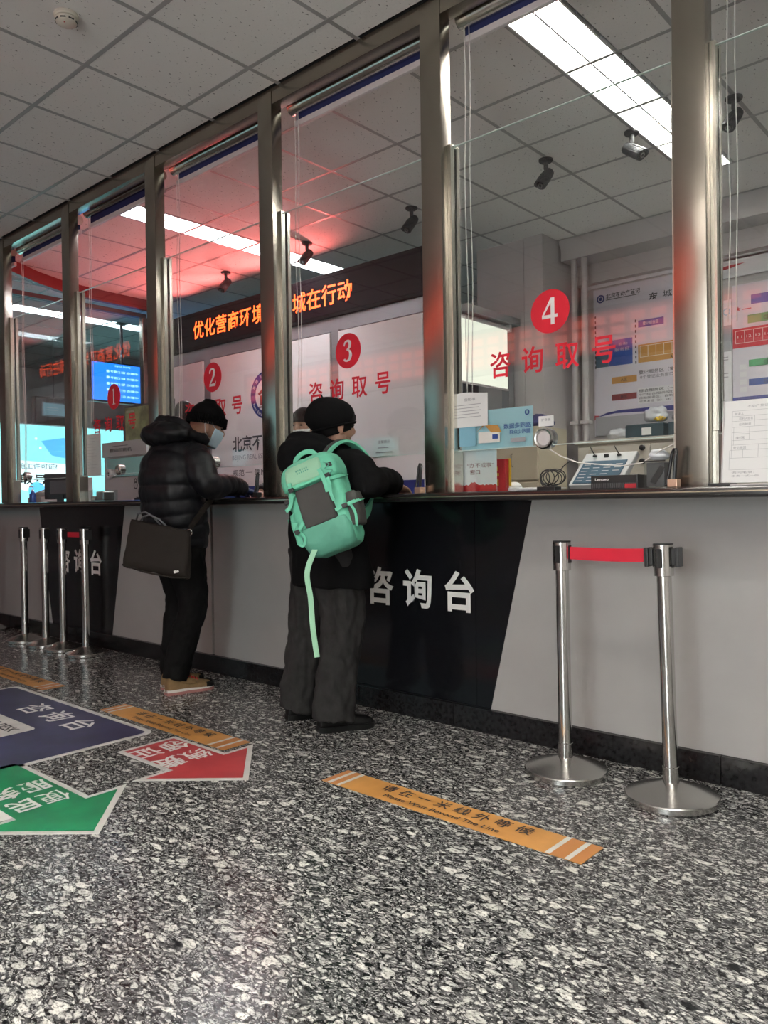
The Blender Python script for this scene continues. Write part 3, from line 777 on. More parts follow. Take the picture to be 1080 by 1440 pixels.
P('zone_strip', 'print_red', rect(MB(), Q, -2.092, 2.253, -1.3, 2.41)); P('zone_band', 'print_green', rect(MB(), Q, -1.972, 2.096, -1.4, 2.15)); P('zone_band', 'print_blue', rect(MB(), Q, -1.973, 1.945, -1.4, 1.998))
mb = MB()
for k in range(10): stroke(mb, Q2, [(-2.07+.068*k, 2.29), (-2.07+.068*k, 2.39)], .002)
stroke(mb, Q2, [(-2.07, 2.29), (-1.4, 2.29)], .002); stroke(mb, Q2, [(-2.07, 2.39), (-1.4, 2.39)], .002)
for k in range(6): put_text(mb, str(11+k), Q2, -2.055+.068*k, 2.33, -2.02+.068*k, 2.352)
P('zone_cells', 'cord_white', mb)
mb = put_text(MB(), 'C区', Q2, -1.86, 2.455, -1.80, 2.49, .01); put_text(mb, 'C区', Q2, -1.86, 2.107, -1.80, 2.14, .01); put_text(mb, 'D区', Q2, -1.86, 1.955, -1.80, 1.987, .01); P('lettering', 'print_black', mb)
mb = MB(); mb.poly([Q(-2.05+.022*math.cos(PI/2+2*PI*k/10)*(1 if k % 2 == 0 else .4), 2.565+.022*math.sin(PI/2+2*PI*k/10)*(1 if k % 2 == 0 else .4)) for k in range(10)]); rect(mb, Q, -2.02, 2.555, -1.95, 2.562); P('star', 'print_red', mb)
mb = MB()
for z in (2.08, 2.02, 1.96, 1.90): rect(mb, Q, -2.04, z, -1.99, z+.04)
P('photo_squares', 'poster_white', mb); P('swoosh', 'board_navy', rect(MB(), Q, -2.095, 1.80, -.6, 1.862))
t = thing('wall_banner', 'white banner strip with a red streak high on the back wall', 'banner', (-1.6, 6.62, 2.80))
obj('panel', MB().box((-3.36, 6.6, 2.97), (-.6, 6.619, 3.0)).box((-2.26, 6.6, 2.83), (-.6, 6.619, 2.985)), 'poster_white', t, off=tuple(t.location))
mb = MB(); mb.poly([Q(-2.25, 2.89), Q(-2.10, 2.905), Q(-1.99, 2.93), Q(-2.10, 2.93), Q(-2.25, 2.915)]); dec(t, 'streak', 'print_red', mb)

# low cabinets under the boards, things on top
cab = thing('low_cabinet', 'long beige low cabinet along the back wall under the lilac boards', 'cabinet', (-2.0, 6.35, 0))
KO = tuple(cab.location)
obj('carcass', MB().box((-3.22, 6.12, 0), (-.6, 6.585, 1.525)), 'shelf_beige', cab, off=KO)
obj('top', MB().box((-3.24, 6.09, 1.526), (-.58, 6.588, 1.556), .003), 'shelf_beige', cab, off=KO)
for k in range(4):
    x0 = -3.21+.64*k
    dr = obj('door', MB().box((x0, 6.098, .08), (x0+.63, 6.119, 1.50), .003), 'shelf_beige', cab, off=KO)
    for j in range(3): pass
    obj('vent', MB().box((x0+.10, 6.094, 1.42), (x0+.25, 6.0975, 1.424)).box((x0+.10, 6.094, 1.47), (x0+.25, 6.0975, 1.474)).box((x0+.10, 6.094, 1.42), (x0+.104, 6.0975, 1.474)), 'cabinet_beige', dr, off=KO)
    for z in (1.47, 1.36): obj('knob', MB().lathe([(.024, 0), (.022, .018), (.012, .024)], seg=14, mtx=Matrix.Translation((x0+.57, 6.097, z)) @ Matrix.Rotation(PI/2, 4, 'X')), 'black_plastic', dr, smooth=AS, off=KO)
t = thing('carton', 'dark green carton with a white label on the low cabinet', 'box', (-2.66, 6.3, 1.557))
obj('box', MB().box((-.16, -.12, 0), (.16, .12, .105), .003), 'carton_green', t); obj('label', MB().box((-.02, -.1225, .02), (.06, -.1205, .08)), 'paper', t)
obj('flap', MB().box((-.155, -.115, .106), (.155, .115, .112), .002), 'carton_green', t)
t = thing('carton', 'dark green carton partly behind the wide steel post, on the low cabinet', 'box', (-2.30, 6.3, 1.557))
obj('box', MB().box((-.16, -.12, 0), (.16, .12, .11), .003), 'carton_green', t); obj('label', MB().box((-.10, -.1225, .06), (-.06, -.1205, .08)), 'paper', t)
def crumple(c, r, m, name, label, cat, parent=None, seed=1, amp=.25, fr=9):
    q = MB(); q.ball((0, 0, 0), (1, 1, 1), 28, 18)
    for v in q.bm.verts:
        n_ = noise.noise(v.co*1.7+Vector((seed*3.1, 0, 0)))+.5*noise.noise(v.co*4.3+Vector((0, seed, 0)))
        v.co *= 1+amp*n_; v.co = Vector((v.co.x*r[0], v.co.y*r[1], max(v.co.z, -.75)*r[2]))
    if parent is None:
        o = obj(name, q, m, smooth=True); o.location = c; return tag(o, label, cat)
    return obj(name, q, m, parent, smooth=True)
crumple((-2.60, 6.28, 1.742), (.10, .08, .07), 'plastic_bag', 'plastic_bag', 'crumpled clear plastic bag lying on the dark green carton', 'bag', seed=2)
crumple((-2.92, 6.28, 1.602), (.10, .09, .055), 'plastic_bag', 'plastic_bag', 'crumpled grey plastic bag lying left of the dark green carton', 'bag', seed=5)
crumple((-2.36, 6.33, 1.71), (.13, .08, .05), 'grey_plastic', 'cloth_bundle', 'dark cloth bundle slumped on the cartons by the wide post', 'cloth', seed=8)
t = thing('ribbon_bow', 'small yellow ribbon bow on the cartons', 'ribbon', (-2.535, 6.2, 1.675))
for k in range(5):
    a = -1.2+.6*k; obj('loop', MB().tube([(0, 0, .01), (.03*math.sin(a), -.01, .03+.015*math.cos(a)), (.05*math.sin(a), -.005, .02+.03*math.cos(a)), (.02*math.sin(a), 0, .012)], .006, 6), 'card_yellow', t, smooth=True)

# beige cabinet below the shade, with papers, a tray and a jacket on it
cb = thing('steel_cabinet', 'olive beige two door steel cabinet under the cream roller shade', 'cabinet', (-3.5, 5.75, 0))
KO = tuple(cb.location)
obj('carcass', MB().box((-3.76, 5.52, 0), (-3.245, 5.97, 1.655), .003), 'cabinet_beige', cb, off=KO)
for k, (z0, z1) in enumerate(((.08, 1.205), (1.225, 1.63))):
    dr = obj('door', MB().box((-3.752, 5.500, z0), (-3.253, 5.5195, z1), .003), 'cabinet_beige', cb, off=KO)
    obj('handle', MB().tube([(-3.487, 5.499, z1-.19), (-3.487, 5.480, z1-.20), (-3.487, 5.480, z1-.285), (-3.487, 5.499, z1-.295)], .006, 8), 'chrome_satin', dr, smooth=AS, off=KO)
t = thing('paper_stack', 'stack of white papers on the beige steel cabinet under the tray', 'papers', (-3.61, 5.68, 1.656))
for k in range(5): obj('ream', MB().box((-.13+.006*k, -.12, .0165*k), (.13+.006*k, .12, .0165*k+.016), .002, mtx=Matrix.Rotation(.04*math.sin(k*2), 4, 'Z')), 'paper', t)
o = obj('tray', MB().box((-.12, -.10, 0), (.12, .10, .01), .002).box((-.12, -.10, .01), (.12, -.09, .05)).box((-.12, .09, .01), (.12, .10, .05)).box((-.12, -.09, .01), (-.11, .09, .05)).box((.11, -.09, .01), (.12, .09, .05)), 'wood_tan'); o.location = (-3.60, 5.70, 1.742); tag(o, 'tan document tray on the papers below the roller shade', 'tray')
crumple((-3.34, 5.68, 1.705), (.11, .14, .062), 'navy_fabric', 'folded_jacket', 'dark navy jacket heaped at the right end of the steel cabinet', 'jacket', seed=3)

# ------------------------------------------------------------------ left end: bulkhead, inner screen, TV, kiosk, light boxes
cv = [(-7.25, 2.96), (-7.42, 3.2), (-7.60, 3.50), (-7.72, 3.8), (-7.77, 4.1), (-7.79, 4.5), (-7.80, 5.10)]
q = MB(); rings = []
for i, (a, b) in enumerate(cv):
    p0 = Vector((*cv[max(i-1, 0)], 0)); p1 = Vector((*cv[min(i+1, len(cv)-1)], 0)); tt = (p1-p0).normalized(); nn = Vector((tt.y, -tt.x, 0))
    rings.append([Vector((a, b, ZC))+nn*.0, Vector((a, b, ZC-.115))+nn*.0, Vector((a, b, ZC-.115))-nn*.06, Vector((a, b, ZC))-nn*.06])
q.ring_loft(rings)
o = obj('curved_bulkhead', q, 'bulkhead_red', smooth=AS); o['kind'] = 'structure'; o.name = 'trim_3'
sc = thing('glass_screen', 'inner glass screen with dark head rail and steel post at far left', 'glass screen', (-8.0, 4.0, 0))
KO = tuple(sc.location)
obj('glass_pane', MB().box((-8.004, 3.40, .05), (-7.996, 4.84, 3.20)), 'glass_dim', sc, off=KO)
obj('head_rail', MB().box((-8.03, 3.36, 3.20), (-7.97, 4.9, 3.245)), 'grey_plastic', sc, off=KO)
obj('post', MB().box((-8.03, 4.842, 0), (-7.95, 4.90, 3.20), .004), 'steel', sc, off=KO)
obj('sill', MB().box((-8.03, 3.36, 0), (-7.97, 4.84, .05)), 'steel', sc, off=KO)
tv = thing('hanging_screen', 'bright blue queue display screen hanging from a ceiling pole at far left', 'screen', (-9.0, 5.165, ZC))
KO = tuple(tv.location)
TX = lambda u, v: Vector((-8.968, u, v))
obj('housing', MB().box((-9.06, 4.735, 2.345), (-8.972, 5.60, 2.85), .008), 'black_plastic', tv, off=KO)
obj('display', MB().box((-8.972, 4.755, 2.367), (-8.969, 5.58, 2.83)), 'screen_blue', tv, off=KO)
obj('pole', MB().tube([(-9.02, 5.19, 2.84), (-9.02, 5.19, ZC)], .02, 12).box((-9.07, 5.12, ZC-.012), (-8.97, 5.26, ZC)), 'grey_plastic', tv, off=KO)
mb = MB(); my = MB()
for k in range(5):
    z = 2.715-.075*k
    rect(mb, TX, 4.95, z, 4.985, z+.03); put_text(mb, '号窗口', TX, 5.0, z, 5.13, z+.03, .01); put_text(my if k < 1 else mb, '办理中', TX, 5.22, z, 5.38, z+.03, .01)
    put_text(my if k % 2 == 0 else mb, str(101+3*k), TX, 5.15, z, 5.20, z+.03, .01)
put_text(mb, '排队叫号', TX, 5.06, 2.79, 5.28, 2.815)
obj('screen_lettering', mb, 'screen_text', tv, off=KO, recalc=False); obj('screen_lettering', my, 'screen_yellow', tv, off=KO, recalc=False)

ki = thing('copier_kiosk', 'white self service copying kiosk with Chinese heading and round dial behind the pane marked one', 'kiosk', (-6.95, 4.22, 0))
KO = tuple(ki.location); Kf = XZ(3.9985)
obj('body', MB().box((-7.36, 4.02, 0), (-6.54, 4.45, 1.69), .006), 'kiosk_white', ki, off=KO)
obj('header', MB().box((-7.36, 4.0, 1.545), (-6.54, 4.02, 1.69), .003), 'kiosk_white', ki, off=KO)
obj('upper_panel', MB().box((-7.29, 4.005, 1.345), (-6.60, 4.019, 1.53), .003), 'chrome_satin', ki, off=KO)
dr = obj('door', MB().box((-7.29, 4.004, 1.10), (-6.60, 4.019, 1.335), .003), 'kiosk_white', ki, off=KO)
obj('drawer', MB().box((-7.29, 4.004, .82), (-6.60, 4.019, 1.085), .003), 'kiosk_white', ki, off=KO)
obj('handle', MB().box((-7.26, 4.000, 1.045), (-7.16, 4.0035, 1.055)), 'gasket', ki, off=KO)
mb = put_text(MB(), '数码印刷机', Kf, -7.21, 1.588, -6.80, 1.625, .015); rect(mb, Kf, -7.16, 1.645, -6.87, 1.650); obj('lettering', mb, 'print_black', ki, off=KO, recalc=False)
obj('dial', MB().lathe([(.05, 0), (.05, .03), (.03, .032), (.028, .012), (.001, .012)], seg=24, mtx=Matrix.Translation((-7.21, 4.003, 1.375)) @ Matrix.Rotation(PI/2, 4, 'X')), 'white_vinyl', ki, smooth=AS, off=KO)
obj('dial_core', MB().lathe([(.027, .013), (.020, .02), (.001, .02)], seg=20, mtx=Matrix.Translation((-7.21, 4.003, 1.375)) @ Matrix.Rotation(PI/2, 4, 'X')), 'gasket', ki, smooth=AS, off=KO)
mb = MB(); disc(mb, Kf, -6.74, 1.255, .035, 24, .026); disc(mb, Kf, -6.74, 1.30, .022, 20, .013); obj('seal', mb, 'print_black', ki, off=KO, recalc=False)
t = thing('landscape_poster', 'dark green bamboo picture standing on top of the copying kiosk', 'picture', (-7.0, 4.3, 1.691))
obj('panel', MB().box((-.44, .0, 0), (.46, .02, .40), .003), 'wall_dark', t)
obj('picture', MB().box((-.42, -.003, .02), (.44, -.0005, .38)), 'bamboo', t)
mb = MB(); put_text(mb, '绿色环保', XZ(-.0045), -.40, .33, -.25, .355); obj('lettering', mb, 'white_vinyl', t, recalc=False)
t = thing('dark_cupboard', 'tall narrow black cupboard behind the copying kiosk', 'cupboard', (-7.64, 4.62, 0))
obj('body', MB().box((-.19, -.10, 0), (.19, .12, 2.05), .004), 'black_plastic', t)
for s in (-1, 1):
    dr = obj('door', MB().box((s*.004, -.115, .05), (s*.186, -.1005, 2.0), .003), 'black_plastic', t)
    obj('handle', MB().tube([(s*.02, -.1155, 1.3), (s*.02, -.135, 1.3), (s*.02, -.135, 1.1), (s*.02, -.1155, 1.1)], .005, 6), 'chrome_satin', dr)
lb = thing('light_box', 'bright turquoise light box panel with white house picture at far left', 'light box', (-11.0, 5.0, 1.1))
KO = tuple(lb.location); LX = lambda d: (lambda u, v: Vector((-11.0+d, u, v)))
obj('case', MB().box((-11.12, 3.6, 1.0), (-11.005, 6.6, 2.24), .006), 'bar_white', lb, off=KO)
obj('lit_panel', MB().box((-11.004, 3.62, 1.02), (-11.0, 6.58, 2.22)), 'lightbox_aqua', lb, off=KO)
mb = MB(); mb.poly([LX(.002)(4.72, 1.72), LX(.002)(5.42, 1.68), LX(.002)(5.42, 1.30), LX(.002)(5.0, 1.25), LX(.002)(4.72, 1.32)]); obj('picture_white', mb, 'lightbox_white', lb, off=KO, recalc=False)
mb = MB(); mb.poly([LX(.003)(5.05, 2.0), LX(.003)(5.6, 2.1), LX(.003)(5.6, 1.72), LX(.003)(5.2, 1.80)]); disc(mb, LX(.003), 4.98, 1.30, .12, 24); obj('picture_blue', mb, 'lightbox_blue', lb, off=KO, recalc=False)
mb = put_text(MB(), '施工许可证?', LX(.004), 4.72, 1.60, 5.28, 1.68, .01); obj('lettering', mb, 'print_blue', lb, off=KO, recalc=False)
mb = put_text(MB(), '取号', LX(.0045), 4.74, 1.38, 5.12, 1.52, .02); obj('lettering', mb, 'print_black', lb, off=KO, recalc=False)
mb = MB(); 
for z, r in ((2.03, .02), (1.90, .014), (1.90, .014)): disc(mb, LX(.003), 4.98+(.06 if r < .02 else 0), z, r, 14)
obj('lamp_dots', mb, 'lightbox_white', lb, off=KO, recalc=False)
t = thing('exit_sign', 'small pale framed sign hanging at far left above the light box', 'sign', (-10.5, 4.86, 2.36))
obj('plate', MB().box((-.01, -.02, -.06), (.01, .32, .13), .003), 'grey_plastic', t); obj('face', MB().box((.0105, .0, -.045), (.012, .30, .115)), 'paper_aqua', t)
mb = rect(MB(), lambda u, v: Vector((.0135, u, v)), .04, .05, .2, .06); rect(mb, lambda u, v: Vector((.0135, u, v)), .04, .02, .2, .03); obj('lines', mb, 'paper', t, recalc=False)
obj('hanger', MB().tube([(0, .15, .13), (0, .15, 1.0)], .004, 6), 'grey_plastic', t)
t = thing('wall_monitor', 'dark switched off monitor on the far wall under the ceiling at far left', 'screen', (-12.9, 6.2, 2.3))
obj('housing', MB().box((-.05, -.4, 0), (.05, .5, .6), .01), 'black_plastic', t); obj('display', MB().box((.051, -.37, .03), (.053, .47, .57)), 'lens', t); obj('bracket', MB().box((-.1, -.1, .2), (-.05, .1, .4)), 'grey_plastic', t)
# ------------------------------------------------------------------ public hall behind the viewer
t = thing('led_sign', 'red LED ticker on the wall of the public hall behind the viewer', 'LED sign', (-6.2, -2.55, 2.72))
KO = tuple(t.location); HX = lambda u, v: Vector((-12.4-u, -2.475, v))     # faces the counter
obj('case', MB().box((-10.6, -2.6, 2.68), (-2.2, -2.49, 3.26), .01), 'led_case', t, off=KO)
obj('led_panel', MB().box((-10.5, -2.489, 2.74), (-2.3, -2.48, 3.20)), 'led_hall_panel', t, off=KO)
mb = MB()          # rows of lit modules, too far off in the reflections to read
for r in range(3):
    for k in range(34): rect(mb, lambda u, v: Vector((u, -2.478, v)), -10.4+.238*k, 2.79+.13*r, -10.4+.238*k+.17, 2.79+.13*r+.09)
o = obj('led_modules', mb, 'led_hall', t, off=KO, recalc=False); o['kind'] = 'stuff'
t = thing('display_wall', 'lit pale cyan service screens along the public hall behind the viewer', 'screen', (-8.0, -2.55, 1.1))
KO = tuple(t.location)
obj('frame', MB().box((-11.0, -2.6, 1.05), (-5.4, -2.5, 2.05), .01), 'bar_white', t, off=KO)
for k in range(4): obj('display', MB().box((-10.95+1.39*k, -2.499, 1.10), (-10.95+1.39*k+1.35, -2.495, 2.0)), 'screen_cyan', t, off=KO)

# ------------------------------------------------------------------ queue barriers
def stanchion_parts(root, h=.897, R=.158):
    z = 0
    obj('base', MB().lathe([(R-.003, .0), (R, .004), (R, .021), (R-.003, .025), (R-.009, .0265), (R*.6, .046), (.045, .060), (.030, .064), (.001, .065)], seg=64), 'chrome_satin', root, smooth=AS)
    obj('foot_collar', MB().lathe([(.0275, .060), (.0275, .118), (.0262, .119)], seg=32, cap=False), 'chrome', root, smooth=AS)
    obj('pole', MB().lathe([(.0255, .07), (.0255, h-.10)], seg=32), 'chrome', root, smooth=AS)
    obj('head', MB().lathe([(.0262, h-.115), (.034, h-.113), (.0345, h-.006), (.032, h-.004)], seg=32), 'chrome', root, smooth=AS)
    obj('cap', MB().lathe([(.034, h-.006), (.034, h-.001), (.030, h), (.001, h)], seg=32), 'black_plastic', root, smooth=AS)
    for a in range(4):
        Rm = Matrix.Rotation(a*PI/2, 4, 'Z')
        obj('belt_slot', MB().box((.0335, -.010, h-.085), (.0352, .010, h-.018), .0005, mtx=Rm), 'gasket', root)
def clip(root, a, h=.897):
    Rm = Matrix.Rotation(a, 4, 'Z')
    q = MB().box((.033, -.017, h-.075), (.046, .017, h-.018), .002, mtx=Rm); q.box((.046, -.024, h-.082), (.060, .024, h-.014), .003, mtx=Rm)
    obj('belt_clip', q, 'black_plastic', root)
RA, RB = Vector((-1.488, 2.702, 0)), Vector((-1.071, 2.69, 0))
def stanchion(loc, label, group=None, tilt=(0, 0)):
    t = thing('queue_barrier', label, 'queue barrier', loc, 0, group); t.rotation_euler = (tilt[0], tilt[1], 0); return t
s1 = stanchion(RA, 'chrome queue barrier at the right with the red belt end, farther from the viewer', tilt=(0, -.008)); stanchion_parts(s1)
s2 = stanchion(RB, 'chrome queue barrier at the right with two black clips, nearest the viewer', tilt=(0, -.026)); stanchion_parts(s2)
clip(s2, PI+.03); clip(s2, .06)
q = MB(); n = 12
rings = []
for i in range(n+1):
    f = i/n; x = .034+(.417-.034-.06-.025)*f; z = .850+.001*math.sin(f*PI)*-3; y = -.012*f+.004*math.sin(f*5)
    rings.append([(x, y-.001, z+.024), (x, y+.001, z+.024), (x, y+.001, z-.024), (x, y-.001, z-.024)])
obj('belt', q.ring_loft(rings), 'belt_red', s1, label='red webbing belt')
SL = [(-5.288, 2.728), (-5.61, 2.719), (-5.894, 2.718), (-6.217, 2.703), (-7.02, 2.765)]
LLb = ['chrome queue barrier nearest the man in the row of four at the left', 'second chrome queue barrier from the man in the row of four at the left', 'third chrome queue barrier from the man in the row of four at the left', 'leftmost full chrome queue barrier of the row of four', 'chrome queue barrier cut off by the left edge of the picture']
proto = None
for (x, y), lb_ in zip(SL, LLb):
    if proto is None:
        proto = stanchion((x, y, 0), lb_, 'queue barriers at the left'); stanchion_parts(proto, .902, .141); t = proto; clip(t, 0, .902)
    else:
        t = copy_tree(first_copy); t.location = (x, y, 0); t['label'] = lb_
    if proto is t:
        first_copy = t
q = MB().box((.046-.30, -.0012, .835), (-.040, .0012, .872))
obj('belt', q, 'belt_red', proto, label='short red webbing belt')

# ------------------------------------------------------------------ floor markings (thin vinyl, each a thing)
FL = lambda z: (lambda u, v: Vector((u, v, z)))
def sticker(name, poly, m, label, cat, z=.0012, group=None):
    q = MB().prism(poly, 0.0, z, lambda u, v, d: Vector((u, v, d)))
    t = thing(name, label, cat, (sum(p[0] for p in poly)/len(poly), sum(p[1] for p in poly)/len(poly), .0002), 0, group)
    obj('vinyl', q, m, t, off=(t.location.x, t.location.y, 0)); return t
def fdec(t, name, m, mb): return obj(name, mb, m, t, off=(t.location.x, t.location.y, 0), recalc=False)
def tape(x0, x1, y0, y1, label):
    t = sticker('floor_tape', [(x0, y0), (x1, y0), (x1, y1), (x0, y1)], 'tape_orange', label, 'floor tape')
    f = FL(.0020); f2 = FL(.0026)
    fdec(t, 'end_band', 'tape_orange_deep', rect(MB(), f, x0, y0, x0+.085, y1)); fdec(t, 'end_band', 'tape_orange_deep', rect(MB(), f, x1-.115, y0, x1, y1))
    for a in (x0+.028, x0+.075, x1-.055, x1-.12): fdec(t, 'white_stripe', 'sticker_white', rect(MB(), f2, a, y0, a+.017, y1))
    mb = MB(); cx = (x0+x1)/2-.0; wd = .62; p = wd/7.6
    for i, ch in enumerate('请在一米线外等候'): put_chars(mb, ch, f2, cx-wd/2+p*i, y0+.068, 1, .062, .058, .012)
    put_text(mb, 'Please Wait Beyond The Line', f2, cx-.255, y0+.018, cx+.235, y0+.050, .012)
    fdec(t, 'lettering', 'print_black', mb); return t
tape(-2.157, -1.08, 2.043, 2.185, 'orange waiting line tape nearest the viewer, under the right hand barriers')
tape(-3.80, -2.75, 2.026, 2.172, 'orange waiting line tape behind the red arrow, middle of three')
tape(-5.53, -4.47, 2.035, 2.172, 'orange waiting line tape at the left edge, farthest of three')
def rounded(x0, y0, x1, y1, r, n=5):
    out = []
    for cx, cy, a in ((x1-r, y1-r, 0), (x0+r, y1-r, 90), (x0+r, y0+r, 180), (x1-r, y0+r, 270)):
        for k in range(n+1): out.append((cx+r*math.cos(math.radians(a+90*k/n)), cy+r*math.sin(math.radians(a+90*k/n))))
    return out
t = sticker('floor_sign', rounded(-4.70, .55, -3.216, 1.990, .05), 'sticker_white', 'large navy floor sign with white border and white Chinese characters at left edge', 'floor sticker')
fdec(t, 'navy_field', 'sticker_navy', MB().poly([FL(.0020)(*p) for p in rounded(-4.672, .578, -3.244, 1.962, .03)]))
fdec(t, 'white_field', 'sticker_white', MB().poly([FL(.0026)(*p) for p in rounded(-4.45, .90, -3.70, 1.655, .03)]))
mb = MB()
for i, ch in enumerate('咨询台'): put_chars(mb, ch, FL(.0028), -4.18+.235*i, 1.742, 1, .19, .165, .01)
fdec(t, 'lettering', 'white_vinyl', mb)
mb = put_text(MB(), 'CONSULTING DESK', FL(.0032), -4.40, 1.54, -3.75, 1.60, .02); put_text(mb, '窗口', FL(.0032), -4.3, 1.2, -3.9, 1.42, .03); fdec(t, 'lettering', 'print_black', mb)
def arrow(poly, inner, m, label):
    t = sticker('floor_arrow', poly, 'sticker_white', label, 'floor sticker')
    fdec(t, 'colour_field', m, MB().poly([FL(.0020)(*p) for p in inner])); return t
def inset(poly, d):
    n = len(poly); out = []
    area = sum(poly[i][0]*poly[(i+1) % n][1]-poly[(i+1) % n][0]*poly[i][1] for i in range(n)); sg = 1 if area > 0 else -1
    for i in range(n):
        p0, p1, p2 = Vector(poly[i-1]), Vector(poly[i]), Vector(poly[(i+1) % n])
        a = (p1-p0).normalized(); b = (p2-p1).normalized(); n1 = Vector((-a.y, a.x))*sg; n2 = Vector((-b.y, b.x))*sg
        k = (n1+n2); k = k/(k.length_squared/2) if k.length_squared > .05 else n1
        out.append(tuple(p1+k*d))
    return out
ra = [(-3.085, 1.72), (-2.715, 1.72), (-2.715, 1.572), (-2.377, 1.866), (-2.715, 2.16), (-2.715, 2.008), (-3.085, 2.008)]
t = arrow(ra, inset(ra, .022), 'sticker_red', 'red floor arrow with white border pointing right')
mb = MB()
for (ch, a, b) in (('缴', -2.90, 1.875), ('费', -2.90+.14, 1.875), ('领', -3.04, 1.755), ('证', -3.04+.14, 1.755)): pass
# its words read from the counter side: rotated a quarter turn
def rot_chars(mb, s, x0, y0, p, sx, sy, z, bold=.02):
    """words turned 180 degrees (read from the counter)"""
    for i, ch in enumerate(s):
        v, f = glyphs(ch, bold); mb.raw(v, f, lambda q: Vector((x0-p*i-q.x*sx, y0-(q.y+.12)*sy, z)))
def side_chars(mb, s, x0, y0, p, sx, sy, z, bold=.02):
    """words turned a quarter: read along -y, tops towards +x"""
    for i, ch in enumerate(s):
        v, f = glyphs(ch, bold); mb.raw(v, f, lambda q: Vector((x0+(q.y+.12)*sy, y0-p*i-q.x*sx, z)))
side_chars(mb, '缴费', -2.86, 1.978, .127, .120, .14, .0028); side_chars(mb, '领证', -3.04, 1.985, .130, .120, .14, .0028)
fdec(t, 'lettering', 'white_vinyl', mb)
ga = [(-3.30, 1.10), (-2.70, 1.10), (-2.70, .952), (-2.358, 1.247), (-2.70, 1.542), (-2.70, 1.39), (-3.30, 1.39)]
t = arrow(ga, inset(ga, .022), 'sticker_green', 'green floor arrow with white border at left edge')
mb = MB(); side_chars(mb, '便民', -2.85, 1.358, .112, .108, .13, .0028); side_chars(mb, '服务', -3.01, 1.36, .112, .108, .13, .0028); rect(mb, FL(.0028), -2.96, 1.045, -2.70, 1.122); fdec(t, 'lettering', 'white_vinyl', mb)

# ------------------------------------------------------------------ papers stuck on the panes
def sheet(name, x0, x1, z0, z1, y, m, label, cat, curl=.0):
    t = thing(name, label, cat, ((x0+x1)/2, y, z0)); n = 8; rings = []
    q = MB()
    for i in range(n+1):
        f = i/n; x = (x0-x1)/2+(x1-x0)*f; bump = curl*math.sin(f*PI*1.5)
        rings.append([(x, 0, 0), (x, .0008, 0), (x, .0008, z1-z0+bump), (x, 0, z1-z0+bump)])
    obj('sheet', q.ring_loft(rings), m, t); return t
def ldec(t, name, m, mb): return obj(name, mb, m, t, recalc=False)
YS = YP+.0125
s_ = sheet('paper_notice', -2.172, -1.98, 1.392, 1.545, YP-.004, 'paper', 'white paper notice taped to the pane marked four above the pale blue poster', 'paper notice', .006)
F0 = lambda d: (lambda u, v: Vector((u, -d, v)))
mb = put_text(MB(), '告知书', F0(.001), -.03, .118, .03, .132, .01)
for k in range(5): rect(mb, F0(.001), -.07, .10-.014*k, .06-.01*(k % 2), .1025-.014*k)
ldec(s_, 'lettering', 'print_grey', mb)
s_ = sheet('house_poster', -2.138, -1.758, 1.284, 1.462, YS, 'paper_aqua', 'pale blue poster with a small house on the pane marked four', 'poster')
f = F0(.0135+.001)
mb = MB(); rect(mb, f, -.19, .02, -.10, .13); ldec(s_, 'picture', 'paper_aqua_dark', mb)
mb = MB(); rect(mb, f, -.085, .03, -.02, .08); rect(mb, f, -.02, .03, .03, .075); ldec(s_, 'house', 'cord_white', mb)
g_ = F0(.0150)
mb = MB(); mb.poly([g_(-.095, .08), g_(-.055, .115), g_(.02, .105), g_(.04, .072), g_(-.015, .075), g_(-.05, .11)]); ldec(s_, 'roof', 'print_orange', mb)
mb = rect(MB(), g_, -.01, .045, .02, .066); mb = put_text(mb, '数据多跑路', g_, .05, .085, .19, .108, .01); put_text(mb, '群众少跑腿', g_, .08, .06, .185, .08, .01); disc(mb, g_, .17, .15, .012, 18, .007); ldec(s_, 'lettering', 'print_blue', mb)
mb = rect(MB(), g_, .085, .025, .16, .043); ldec(s_, 'stamp', 'print_grey', mb)
s_ = sheet('paper_notice', -2.69, -2.52, 1.278, 1.38, YS, 'paper', 'small white paper notice low on the pane marked three beside the woman', 'paper notice')
mb = put_text(MB(), '温馨提示', f, -.04, .072, .04, .088, .01)
rect(mb, f, -.04, .048, .03, .053); rect(mb, f, -.055, .025, .055, .030); ldec(s_, 'lettering', 'print_grey', mb)
s_ = sheet('paper_notice', -5.64, -5.43, 1.285, 1.60, YS, 'paper', 'tall white paper notice on the pane marked one beside the copying kiosk', 'paper notice')
mb = MB()
for k in range(12): rect(mb, f, -.08, .28-.022*k, .07-.02*(k % 3), .2815-.022*k)
ldec(s_, 'lettering', 'print_grey', mb)
